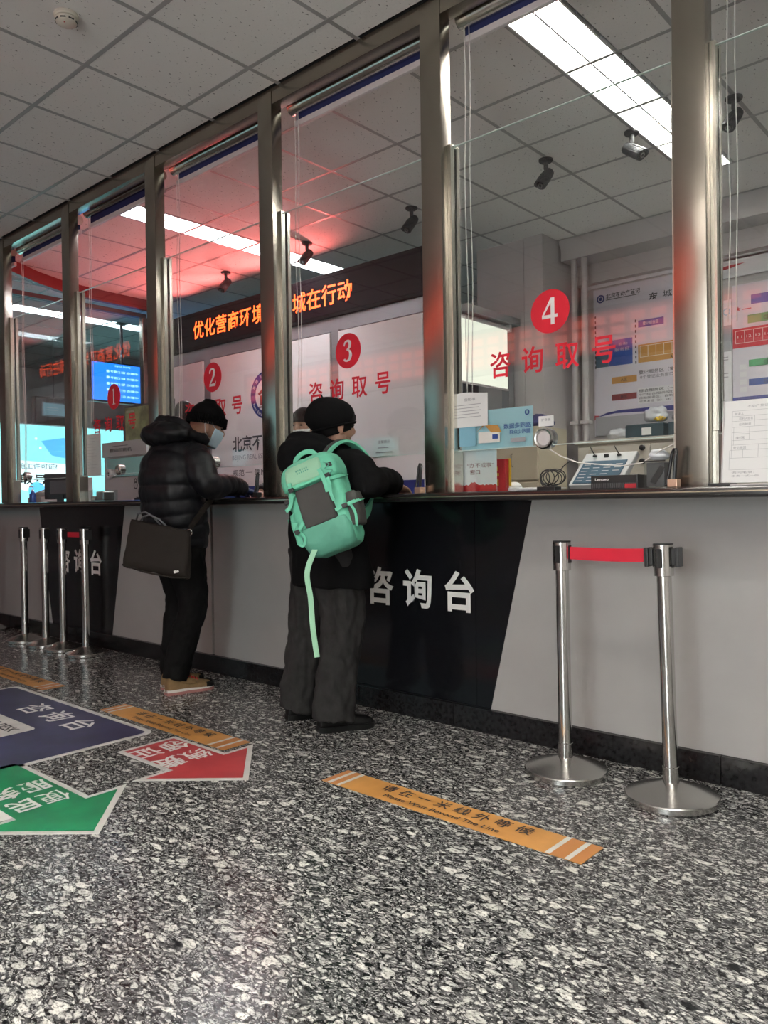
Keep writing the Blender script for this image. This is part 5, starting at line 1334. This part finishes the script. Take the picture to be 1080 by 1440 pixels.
SLf = [(-.15, .01, 1.335, .085, .085), (-.21, .02, 1.28, .085, .088), (-.245, .05, 1.20, .078, .082), (-.245, .11, 1.158, .070, .072), (-.20, .23, 1.165, .062, .064), (-.13, .345, 1.155, .045, .042)]
for S_ in (SR, SLf): sect(q, S_, side=(0, 0, 1), seg=36, sub=16, quilt=(.070, .060), phase=.03)
remesh('jacket', q, 'puffer_black', man, .0055, 1, .0035, (16, 16, 9), 2)
q = MB()
sect(q, [(-.16, -.03, 1.455, .022, .03), (-.13, -.08, 1.453, .050, .056), (-.055, -.105, 1.455, .066, .075), (.055, -.105, 1.455, .066, .075), (.13, -.08, 1.453, .050, .056), (.16, -.03, 1.455, .022, .03)], side=(0, 0, 1), seg=30, sub=8)
q.ball((0, -.04, 1.44), (.15, .13, .08), 30, 18)
sect(q, [(-.13, .02, 1.445, .030, .028), (-.11, .10, 1.425, .034, .026), (-.045, .150, 1.405, .030, .02), (.045, .150, 1.405, .030, .02), (.11, .10, 1.425, .034, .026), (.13, .02, 1.445, .030, .028), (.12, -.06, 1.49, .045, .03), (0, -.09, 1.515, .05, .032), (-.12, -.06, 1.49, .045, .03), (-.13, .02, 1.445, .030, .028)], side=(0, 0, 1), seg=22, sub=7)
remesh('hood', q, 'puffer_black', man, .006, 7, .009, (11, 11, 14), 5)
q = MB()
for A in (LR, LLg):
    A2 = [(x, y, z, a, b_) for (x, y, z, _, _), (a, b_) in zip(A, ((.105, .118), (.094, .102), (.080, .086), (.072, .076), (.066, .070)))]
    sect(q, A2, seg=30, sub=8)
sect(q, [(0, 0, .80, .168, .125), (0, 0, .9, .165, .125)], seg=36)
remesh('trousers', q, 'trouser_black', man, .007, 2, .010, (13, 13, 12), 9)
q = MB()
shell(q, HC+HR @ Vector((0, -.008, .018)), HR @ rotm(0, .20), (.093, .114, .135), .06, fn=lambda p, a, b_: Vector((p.x, p.y, p.z+(.012 if a > 1.2 else 0))))
obj('beanie', q, 'knit_black', man, smooth=True)
q = MB(); BR = HR @ rotm(0, .20); c0 = HC+HR @ Vector((0, -.008, .018))
for j in range(72):
    a0 = 2*PI*j/72; q.tube([c0+BR @ Vector((.0945*math.cos(a0), .1155*math.sin(a0), z)) for z in (-.012, .012, .044)], [.0042, .0046, .0036], 6)
o = obj('beanie_band', q, 'knit_black', man, smooth=True)
q = MB()
rings = []
for i in range(9):
    z = .012-.105*i/8; r = []
    for k in range(21):
        a = math.radians(22+136*k/20); rr = .098+.016*math.exp(-((a-PI/2)/.35)**2)*(1-abs(i-3)/7)
        r.append(HC+HR @ Vector((.080*math.cos(a)*(1-.018*i), rr*math.sin(a)*(1-.012*i), z-.012)))
    rings.append(r)
for a, b_ in zip(rings, rings[1:]):
    for k in range(20): q.poly([a[k], a[k+1], b_[k+1], b_[k]])
bmesh.ops.remove_doubles(q.bm, verts=q.bm.verts[:], dist=1e-5)
o = obj('face_mask', q, 'mask_blue', man, smooth=True); md = o.modifiers.new('s', 'SOLIDIFY'); md.thickness = .002
for sx in (-1, 1):
    obj('mask_strap', MB().tube([HC+HR @ Vector((sx*.074, .036, .0)), HC+HR @ Vector((sx*.082, .005, .02)), HC+HR @ Vector((sx*.086, -.03, .0)), HC+HR @ Vector((sx*.082, -.01, -.045)), HC+HR @ Vector((sx*.066, .04, -.075))], .0022, 6), 'mask_white', man, smooth=True)
q = MB(); hand(q, (.130, .372, 1.140), (-.30, .62, -.10), (0, -.1, -1), (-1, 0, 0), .75, 1.12); remesh('glove', q, 'glove_navy', man, .0035, 1)
q = MB(); hand(q, (-.095, .392, 1.140), (.45, .60, -.10), (0, -.1, -1), (1, 0, 0), .55, 1.12); remesh('glove', q, 'glove_navy', man, .0035, 1)
shoe(man, (.055, -.135), -.16, .285, 'sneaker'); shoe(man, (-.066, -.075), .10, .285, 'sneaker')

# his bag, hung at the back of his right hip
bag = thing('messenger_bag', 'dark brown crossbody bag with small white mark hanging at the person\'s hip', 'bag', (-3.70, 2.305, .695), .50)
def bagpt(u, v, d): return Vector((u*(1+.12*(1-v))+.03*(v-.5)+.02, d, v*.255-.20*u))
q = MB(); rings = []
N_ = 12
for i in range(N_+1):
    v = i/N_; th = .050*(1-.55*v)*(.35+.65*min(1, 5*v+.3)); r = []
    for k in range(28):
        a = 2*PI*k/28; sx = math.cos(a); sy = math.sin(a)
        r.append(bagpt(.172*abs(sx)**.28*(1 if sx > 0 else -1), v, th*abs(sy)**.6*(1 if sy > 0 else -1)))
    rings.append(r)
q.ring_loft(rings)
remesh('bag_body', q, 'bag_brown', bag, .006, 2, .006, (7, 7, 9), 3)
q = MB(); q.prism([(-.004, 0), (.022, .012), (.018, .022), (.005, .015), (.008, .020), (-.006, .013)], 0, .003, lambda u, v, d: bagpt(.12+u, .10, 0)+Vector((0, -.052-d, v))); obj('white_mark', q, 'white_vinyl', bag)
q = MB().tube([bagpt(-.172, 0.04, -.02), bagpt(-.05, .0, -.045), bagpt(.1, .0, -.045), bagpt(.172, .04, -.02)], .005, 8); obj('piping', q, 'bag_brown', bag, smooth=True)
obj('handle', MB().tube([bagpt(-.12, 1, 0), bagpt(-.10, 1.10, -.012), bagpt(-.06, 1.17, -.02), bagpt(.0, 1.12, -.02), bagpt(.04, 1.0, -.01)], .005, 8), 'grey_plastic', bag, smooth=True)
obj('handle', MB().tube([bagpt(-.15, 1, .01), bagpt(-.14, 1.13, .0), bagpt(-.10, 1.2, .0), bagpt(-.05, 1.15, -.005), bagpt(.0, 1.0, 0)], .005, 8), 'grey_plastic', bag, smooth=True)
obj('strap_ring', MB().tube([bagpt(.165, .97, 0)+Vector((.016*math.cos(a), .0, .016*math.sin(a))) for a in [2*PI*k/14 for k in range(15)]], .003, 6), 'chrome_satin', bag, smooth=True)
def ribbon(mb, pts, w, th, nrm):
    rings = []; nrm = [Vector(n_).normalized() for n_ in (nrm if isinstance(nrm, list) else [nrm]*len(pts))]; pts = [Vector(p) for p in pts]
    for i, p in enumerate(pts):
        t = (pts[min(i+1, len(pts)-1)]-pts[max(i-1, 0)]).normalized(); n_ = nrm[i]; n_ = (n_-t*n_.dot(t)).normalized(); s = t.cross(n_); ww = w[i] if isinstance(w, list) else w
        rings.append([p+s*ww+n_*th, p-s*ww+n_*th, p-s*ww-n_*th, p+s*ww-n_*th])
    return mb.ring_loft(rings)
iv = Matrix.Translation(bag.location) @ Matrix.Rotation(.50, 4, 'Z'); iv = iv.inverted()
wp = lambda x, y, z: iv @ Vector((man.location.x+x, man.location.y+y, z))
q = MB(); pts = [bagpt(.168, .99, 0), wp(.215, -.06, .94), wp(.232, .0, 1.02), wp(.222, .08, 1.10), wp(.17, .14, 1.2), wp(.11, .16, 1.3), wp(.075, .13, 1.39)]
ribbon(q, crp([list(p) for p in pts], 4), .017, .0022, [Vector((.9, -.3, 0))]*25); obj('strap', q, 'bag_brown', bag, smooth=AS)

# ---- the woman in black with the mint backpack
wo = thing('person', 'person in black hooded coat, beret and wide grey trousers, wearing the mint backpack', 'person', (-2.68, 2.53, 0))
WC = Vector((-.005, .135, 1.425)); WR = rotm(-.30, -.16)
b = MB(); head(b, WC, WR, .97)
sect(b, [(0, .10, 1.27, .056, .052), (.01, .12, 1.33, .05, .05), (.02, .14, 1.38, .054, .052)], seg=20)
sect(b, [(0, .07, .80, .135, .10), (0, .06, .95, .13, .09), (0, .06, 1.08, .14, .095), (0, .08, 1.2, .15, .095), (0, .10, 1.27, .12, .08), (0, .12, 1.31, .06, .055)], seg=24)
WAR = [(.165, .10, 1.225, .040, .040), (.24, .06, 1.165, .037, .037), (.275, .05, 1.125, .034, .034), (.235, .20, 1.145, .030, .030), (.185, .355, 1.142, .023, .020)]
WAL = [(-.165, .10, 1.225, .040, .040), (-.24, .08, 1.165, .037, .037), (-.255, .11, 1.135, .034, .034), (-.18, .25, 1.145, .030, .030), (-.08, .38, 1.142, .023, .020)]
for A in (WAR, WAL): sect(b, A, side=(0, 0, 1), seg=16, sub=5)
WLR = [(.085, .05, .84, .08, .085), (.092, .06, .62, .070, .075), (.094, .055, .42, .050, .055), (.092, .02, .25, .046, .048), (.088, -.0, .08, .034, .034)]
WLL = [(-.085, .05, .84, .08, .085), (-.105, .06, .62, .070, .075), (-.135, .055, .42, .050, .055), (-.165, .04, .25, .046, .048), (-.19, .03, .08, .034, .034)]
for A in (WLR, WLL): sect(b, A, seg=16, sub=5)
hand(b, (.182, .362, 1.136), (-.15, .62, -.16), (0, -.1, -1), (-1, 0, 0), .7, .95); hand(b, (-.075, .388, 1.136), (.45, .55, -.14), (0, -.1, -1), (1, 0, 0), .5, .95)
remesh('body', b, 'skin', wo, .0042, 1)
eyes(WC, WR, wo, .97)
q = MB()
sect(q, [(.01, .085, .665, .222, .165), (.01, .085, .70, .222, .168), (0, .08, .80, .212, .165), (0, .065, .93, .200, .155), (0, .06, 1.05, .200, .150), (0, .07, 1.15, .205, .150), (0, .09, 1.235, .195, .135), (0, .11, 1.29, .14, .11), (.005, .125, 1.335, .085, .082)], seg=48, sub=10)
WSR = [(.12, .10, 1.245, .080, .080), (.19, .09, 1.205, .078, .080), (.255, .055, 1.155, .073, .075), (.262, .09, 1.145, .070, .070), (.235, .19, 1.157, .064, .062), (.205, .29, 1.150, .060, .056), (.188, .352, 1.142, .056, .050)]
WSL = [(-.12, .10, 1.245, .080, .080), (-.19, .09, 1.205, .078, .080), (-.245, .09, 1.165, .073, .075), (-.235, .15, 1.15, .068, .068), (-.17, .26, 1.157, .062, .060), (-.09, .372, 1.145, .056, .050)]
for S_ in (WSR, WSL): sect(q, S_, side=(0, 0, 1), seg=30, sub=10)
remesh('coat', q, 'wool_black', wo, .0065, 3, .009, (9, 9, 6), 4)
q = MB()
sect(q, [(-.14, .02, 1.32, .03, .04), (-.11, -.055, 1.305, .072, .062), (0, -.095, 1.295, .098, .075), (.11, -.055, 1.305, .072, .062), (.14, .02, 1.32, .03, .04)], side=(0, 0, 1), seg=26, sub=8)
sect(q, [(-.14, .04, 1.335, .036, .028), (-.115, .15, 1.315, .04, .026), (0, .215, 1.29, .032, .02), (.115, .15, 1.315, .04, .026), (.14, .04, 1.335, .036, .028), (.10, -.05, 1.36, .05, .03), (0, -.08, 1.37, .055, .03), (-.10, -.05, 1.36, .05, .03), (-.14, .04, 1.335, .036, .028)], side=(0, 0, 1), seg=20, sub=7)
for v in q.bm.verts: v.co = Vector((v.co.x*.82-.045, v.co.y*.95+.006, v.co.z-.030-.25*(v.co.x*-.06)))
remesh('hood', q, 'wool_black', wo, .007, 4, .006, (9, 9, 9), 7)
q = MB()
for A, rr in ((WLR, ((.112, .120), (.104, .110), (.098, .102), (.098, .10), (.098, .098))), (WLL, ((.112, .120), (.100, .108), (.090, .098), (.088, .094), (.088, .092)))):
    sect(q, [(x, y, z if k < 4 else .055, a, b_) for k, ((x, y, z, _, _), (a, b_)) in enumerate(zip(A, rr))], seg=36, sub=8)
remesh('trousers', q, 'trouser_grey', wo, .006, 2, .017, (13, 13, 8), 1)
q = MB()
shell(q, WC+WR @ Vector((0, -.010, .006)), WR @ rotm(0, .45), (.080, .098, .108), -.42)
for k in range(17):       # fringe and strands before the ears
    g = 22+136*k/16; a = math.radians(g); mid_ = 48 < g < 132; p0 = Vector((.070*math.cos(a), .084*math.sin(a), .066)); ln = .040 if mid_ else .078
    q.tube([WC+WR @ p0, WC+WR @ (p0*1.05+Vector((0, .002, -ln*.5))), WC+WR @ (p0*(1.06 if mid_ else 1.04)+Vector((.003*math.sin(k*3), .002, -ln)))], [.013, .010, .002], 6)
remesh('hair', q, 'hair_black', wo, .0035, 1)
BC = WC+WR @ Vector((-.004, -.022, .030)); BRt = WR @ rotm(0, .38, -.06)
def sag(p, a, b_):
    r = Vector(p)
    if a < .35: k = (.35-a)/.75; r.x *= 1-.16*k*k; r.y *= 1-.16*k*k
    n_ = noise.noise(Vector((p.x*14, p.y*14, p.z*14))); r *= 1+.045*n_
    r.y -= .018*max(0, (p.z+.02)/.11); return r
q = MB(); shell(q, BC, BRt, (.108, .126, .112), -.40, fn=sag)
remesh('beret', q, 'wool_black', wo, .005, 3)
q = MB().tube([BC+BRt @ Vector((.094*math.cos(2*PI*k/40), .110*math.sin(2*PI*k/40), -.040)) for k in range(41)], .0055, 8)
obj('beret_band', q, 'wool_black', wo, smooth=True)
obj('beret_stalk', MB().tube([BC+BRt @ Vector((0, -.02, .108)), BC+BRt @ Vector((-.003, -.024, .126))], .004, 8), 'wool_black', wo, smooth=True)
shoe(wo, (.055, -.065), -.45, .275, 'black'); shoe(wo, (-.215, -.02), -.35, .27, 'black')

# ---- the backpack on her back
nv = Vector((.42, -.907, 0)).normalized(); rv = Vector((.907, .42, 0)).normalized(); rl = math.radians(20)
xv = rv*math.cos(rl)+Vector((0, 0, 1))*math.sin(rl); zv = Vector((0, 0, 1))*math.cos(rl)-rv*math.sin(rl); zv = (zv+nv*-.06).normalized(); yv = zv.cross(xv)
pk = thing('backpack', 'mint green hiking backpack with grey front panel and long dangling strap', 'backpack', (-2.476, 2.380, 1.045))
pk.rotation_euler = Matrix((xv, yv, zv)).transposed().to_euler()
pk.scale = (.93, .93, .93)
PKM = Matrix.Translation(pk.location) @ Matrix((xv, yv, zv)).transposed().to_4x4() @ Matrix.Scale(.93, 4); PKI = PKM.inverted()
def rbox(st, seg=40, e=.42):
    """stations (z, cx, cy, a, b): rounded-rectangle sections"""
    P = crp([list(s) for s in st], 6); rings = []
    for z, cx, cy, a, b_ in P:
        r = []
        for k in range(seg):
            t = 2*PI*k/seg; c = math.cos(t); s = math.sin(t)
            r.append(Vector((cx+a*abs(c)**e*(1 if c > 0 else -1), cy+b_*abs(s)**e*(1 if s > 0 else -1), z)))
        rings.append(r)
    return MB().ring_loft(rings)
q = rbox([(-.225, 0, .025, .085, .045), (-.215, 0, .015, .115, .068), (-.17, 0, 0, .135, .085), (-.08, 0, 0, .140, .088), (.05, 0, 0, .142, .088), (.13, 0, .01, .138, .082), (.15, 0, .012, .13, .078)]); remesh('main_compartment', q, 'pack_mint', pk, .006, 2, .004, (16, 16, 16), 3)
q = rbox([(-.232, 0, .012, .06, .04), (-.222, 0, .0, .105, .070), (-.17, 0, -.010, .130, .088), (-.10, 0, -.010, .128, .090), (-.085, 0, -.008, .12, .086)]); remesh('base_panel', q, 'pack_deep', pk, .006, 2, .003, (20, 20, 20), 5, label='darker green base of the pack')
q = rbox([(.095, 0, .0, .125, .09), (.11, 0, -.005, .145, .100), (.17, 0, 0, .145, .098), (.215, 0, .012, .125, .082), (.24, 0, .03, .085, .050), (.247, 0, .035, .05, .025)]); remesh('lid', q, 'pack_mint', pk, .006, 2, .003, (18, 18, 18), 6)
q = rbox([(.112, -.01, -.075, .080, .024), (.125, -.01, -.082, .098, .030), (.18, -.01, -.078, .095, .028), (.205, -.01, -.066, .085, .022), (.212, -.01, -.06, .06, .012)]); remesh('lid_pocket', q, 'pack_pale', pk, .005, 2, .002, (20, 20, 20), 8)
q = MB(); put_text(q, 'MYSTERY', lambda u, v: Vector((u, -.1115, v)), -.045, .176, .022, .186, .01) if False else None
q = MB()
for r_ in range(2):
    for k in range(6): rect(q, lambda u, v: Vector((u, -.1105+.0*v, v)), -.04+.011*k+.003*r_, .170-.012*r_, -.034+.011*k+.003*r_, .177-.012*r_)
obj('stitched_mark', q, 'pack_deep', pk, recalc=False)
obj('zip', MB().tube([(-.125, -.088, .112), (-.06, -.104, .104), (.05, -.104, .104), (.13, -.088, .112)], .0045, 8), 'pack_mint', pk, smooth=True)
q = rbox([(-.092, 0, -.07, .076, .024), (-.086, 0, -.078, .083, .028), (0, 0, -.080, .084, .029), (.082, 0, -.078, .080, .027), (.090, 0, -.07, .072, .022)], e=.30); remesh('front_panel', q, 'pack_grey', pk, .005, 1, .002, (14, 14, 14), 2, label='dark grey front pocket')
q = rbox([(-.15, .135, -.01, .02, .05), (-.14, .14, -.01, .026, .058), (-.05, .150, -.005, .032, .058), (.0, .150, 0, .030, .052), (.01, .145, 0, .024, .046)]); remesh('side_pocket', q, 'pack_grey', pk, .006, 2, .004, (20, 20, 20), 4)
q = rbox([(-.15, -.135, -.01, .016, .05), (-.14, -.14, -.01, .022, .058), (-.05, -.145, -.005, .024, .058), (.0, -.145, 0, .022, .052), (.01, -.14, 0, .018, .046)]); remesh('side_pocket', q, 'pack_mint', pk, .006, 2, .004, (20, 20, 20), 4)
obj('haul_loop', ribbon(MB(), crp([[-.09, .05, .215], [-.085, .05, .262], [-.04, .05, .285], [.01, .05, .275], [.03, .05, .235]], 5), .011, .004, (0, 1, 0)), 'pack_mint', pk, smooth=AS)
def strap(name, pts, w, m='pack_mint', nrm=(0, 1, 0)): return obj(name, ribbon(MB(), crp([list(p) for p in pts], 4), w, .0018, nrm), m, pk, smooth=AS)
strap('compression_strap', [(-.083, -.100, .08), (-.115, -.095, .06), (-.147, -.05, .035), (-.150, .02, .02)], .008)
strap('compression_strap', [(-.083, -.100, -.06), (-.12, -.095, -.085), (-.160, -.05, -.10), (-.168, .02, -.105)], .008)
strap('compression_strap', [(.083, -.100, .075), (.11, -.098, .085), (.147, -.05, .09), (.150, .02, .095)], .008)
strap('compression_strap', [(.083, -.100, -.06), (.12, -.095, -.055), (.180, -.05, -.045), (.186, .02, -.04)], .008)
strap('lid_strap', [(.075, -.112, .145), (.08, -.112, .11), (.082, -.112, .06), (.080, -.11, .03)], .010)
strap('lid_strap', [(-.085, -.112, .135), (-.095, -.106, .095), (-.105, -.10, .06), (-.125, -.10, .03), (-.15, -.10, .02)], .009)
strap('strap_tail', [(.10, -.10, .10), (.10, -.115, .06), (.095, -.118, .01), (.098, -.116, -.02)], .008)
strap('strap_tail', [(.15, -.075, -.05), (.165, -.085, -.10), (.155, -.085, -.15), (.15, -.08, -.16)], .006)
strap('strap_tail', [(-.12, -.09, -.09), (-.10, -.10, -.13), (-.12, -.10, -.16), (-.145, -.095, -.14)], .006)
for p in ((.10, -.095, .105), (-.088, -.108, .10), (-.13, -.09, -.09), (.13, -.09, -.055), (.12, -.09, .15), (-.135, -.085, .06)):
    obj('buckle', MB().box((p[0]-.013, p[1]-.010, p[2]-.010), (p[0]+.013, p[1]+.004, p[2]+.010), .003), 'black_plastic', pk)
obj('cord', MB().tube(crp([[.10, -.10, .17], [.125, -.10, .15], [.10, -.108, .135], [.13, -.098, .12], [.11, -.105, .105]], 5), .0022, 6), 'pack_deep', pk, smooth=True)
obj('cord', MB().tube(crp([[-.12, -.095, .0], [-.145, -.085, -.03], [-.115, -.10, -.05], [-.15, -.085, -.08]], 5), .0022, 6), 'pack_mint', pk, smooth=True)
W2 = lambda x, y, z: PKI @ Vector((wo.location.x+x, wo.location.y+y, z))
def body_strap(name, pts, w, m, nrm): 
    P = crp([list(p) for p in pts], 5); N_ = crp([list(n_) for n_ in nrm], 5)
    return obj(name, ribbon(MB(), P, w, .006, [Vector(n_) for n_ in N_]), m, pk, smooth=AS)
nW = lambda x, y, z: PKM.to_3x3().inverted() @ Vector((x, y, z))
sp = [(.115, -.075, 1.20), (.118, -.045, 1.285), (.12, .04, 1.338), (.122, .13, 1.325), (.13, .215, 1.25), (.15, .235, 1.15), (.19, .15, 1.02), (.20, .0, .95)]
sn = [(0, -1, .4), (0, -.6, 1), (0, -.1, 1), (0, .5, 1), (0, 1, .5), (.2, 1, 0), (.9, .5, 0), (1, -.2, 0)]
body_strap('shoulder_strap', [W2(*p) for p in sp], .030, 'pack_mint', [nW(*n_) for n_ in sn])
body_strap('strap_inlay', [W2(p[0]-.004, p[1]+n_[1]*.004, p[2]+n_[2]*.005) for p, n_ in list(zip(sp, sn))[:4]], .012, 'pack_grey', [nW(*n_) for n_ in sn[:4]])
sp2 = [(-.115+.0, -.065, 1.20), (-.118, -.045, 1.285), (-.12, .04, 1.338), (-.122, .13, 1.325), (-.13, .215, 1.25), (-.15, .235, 1.15), (-.19, .15, 1.02), (-.17, -.02, .95)]
body_strap('shoulder_strap', [W2(*p) for p in sp2], .030, 'pack_mint', [nW(-n_[0], n_[1], n_[2]) for n_ in sn])
d0 = PKM @ Vector((-.075, -.085, -.19)); L0 = [Vector((d0.x, d0.y, d0.z)), Vector((d0.x-.015, d0.y-.035, .76)), Vector((d0.x-.012, d0.y-.02, .65)), Vector((d0.x+.0, d0.y-.02, .52)), Vector((d0.x+.018, d0.y-.015, .40))]
obj('dangling_strap', ribbon(MB(), crp([list(PKI @ p) for p in L0], 6), .0125, .0015, nW(.5, -.86, 0)), 'pack_pale', pk, smooth=AS)

# ---- the clerk behind the glass
cl = thing('person', 'clerk with short black hair and white mask behind the glass, half hidden by the post', 'person', (-4.02, 3.70, 0), PI-.05)
KC = Vector((0, .02, 1.585)); KR = rotm(.35, -.12)
b = MB(); head(b, KC, KR, .98)
sect(b, [(0, -.03, 1.36, .062, .058), (0, -.015, 1.43, .056, .054), (0, .0, 1.50, .058, .056)], seg=20)
sect(b, [(0, -.02, .85, .15, .10), (0, -.03, 1.0, .145, .10), (0, -.03, 1.2, .165, .11), (0, -.03, 1.33, .15, .09), (0, -.03, 1.39, .07, .065)], seg=24)
for s in (-1, 1):
    sect(b, [(s*.17, -.03, 1.33, .045, .045), (s*.25, -.02, 1.2, .04, .04), (s*.26, .06, 1.09, .036, .036), (s*.17, .24, 1.14, .03, .03), (s*.12, .30, 1.135, .025, .02)], side=(0, 0, 1), seg=16, sub=5)
    sect(b, [(s*.085, -.02, .88, .085, .09), (s*.09, 0, .48, .055, .058), (s*.09, -.02, .09, .038, .038)], seg=16, sub=6)
    hand(b, (s*.115, .305, 1.128), (-s*.2, .6, -.06), (0, 0, -1), (-s, 0, 0), .4, .95)
remesh('body', b, 'skin', cl, .005, 1)
eyes(KC, KR, cl, .98)
q = MB(); shell(q, KC+KR @ Vector((0, -.012, .022)), KR @ rotm(0, .32), (.088, .104, .118), -.12)
for k in range(40):
    a = math.radians(200+ (k*137.5) % 320 - 70); p0 = Vector((.075*math.cos(a), .09*math.sin(a)-.01, .085)); q.tube([KC+KR @ p0, KC+KR @ (p0*1.22+Vector((0, .004, .01)))], [.012, .004], 6)
remesh('hair', q, 'hair_black', cl, .004, 1)
q = MB(); rings = []
for i in range(9):
    z = .0-.095*i/8; r = []
    for k in range(21):
        a = math.radians(22+136*k/20); rr = .098+.016*math.exp(-((a-PI/2)/.35)**2)*(1-abs(i-3)/7)
        r.append(KC+KR @ Vector((.079*math.cos(a)*(1-.018*i), rr*math.sin(a)*(1-.012*i), z-.012)))
    rings.append(r)
for a, b_ in zip(rings, rings[1:]):
    for k in range(20): q.poly([a[k], a[k+1], b_[k+1], b_[k]])
bmesh.ops.remove_doubles(q.bm, verts=q.bm.verts[:], dist=1e-5)
o = obj('face_mask', q, 'mask_white', cl, smooth=True); md = o.modifiers.new('s', 'SOLIDIFY'); md.thickness = .002
for sx in (-1, 1): obj('mask_strap', MB().tube([KC+KR @ Vector((sx*.073, .036, -.01)), KC+KR @ Vector((sx*.082, .005, .01)), KC+KR @ Vector((sx*.085, -.03, -.01)), KC+KR @ Vector((sx*.066, .04, -.075))], .002, 6), 'mask_white', cl, smooth=True)
q = MB(); sect(q, [(0, -.02, .82, .19, .13), (0, -.03, 1.0, .185, .13), (0, -.03, 1.2, .20, .14), (0, -.03, 1.33, .18, .12), (0, -.03, 1.40, .10, .09), (0, -.02, 1.44, .075, .075)], seg=36)
for s in (-1, 1): sect(q, [(s*.14, -.03, 1.34, .07, .07), (s*.24, -.02, 1.22, .065, .065), (s*.26, .05, 1.115, .06, .06), (s*.18, .22, 1.15, .052, .05), (s*.125, .295, 1.138, .042, .036)], side=(0, 0, 1), seg=24, sub=7)
remesh('jacket', q, 'jacket_charcoal', cl, .008, 3, .006, (9, 9, 7), 6)
q = MB()
for s in (-1, 1): sect(q, [(s*.085, -.02, .88, .105, .115), (s*.09, 0, .48, .08, .085), (s*.09, -.02, .075, .065, .07)], seg=24, sub=8)
sect(q, [(0, -.02, .82, .165, .12), (0, -.02, .9, .16, .115)], seg=24); remesh('trousers', q, 'trouser_black', cl, .009, 3)
shoe(cl, (.09, -.09), 0, .28, 'black'); shoe(cl, (-.09, -.09), 0, .28, 'black')
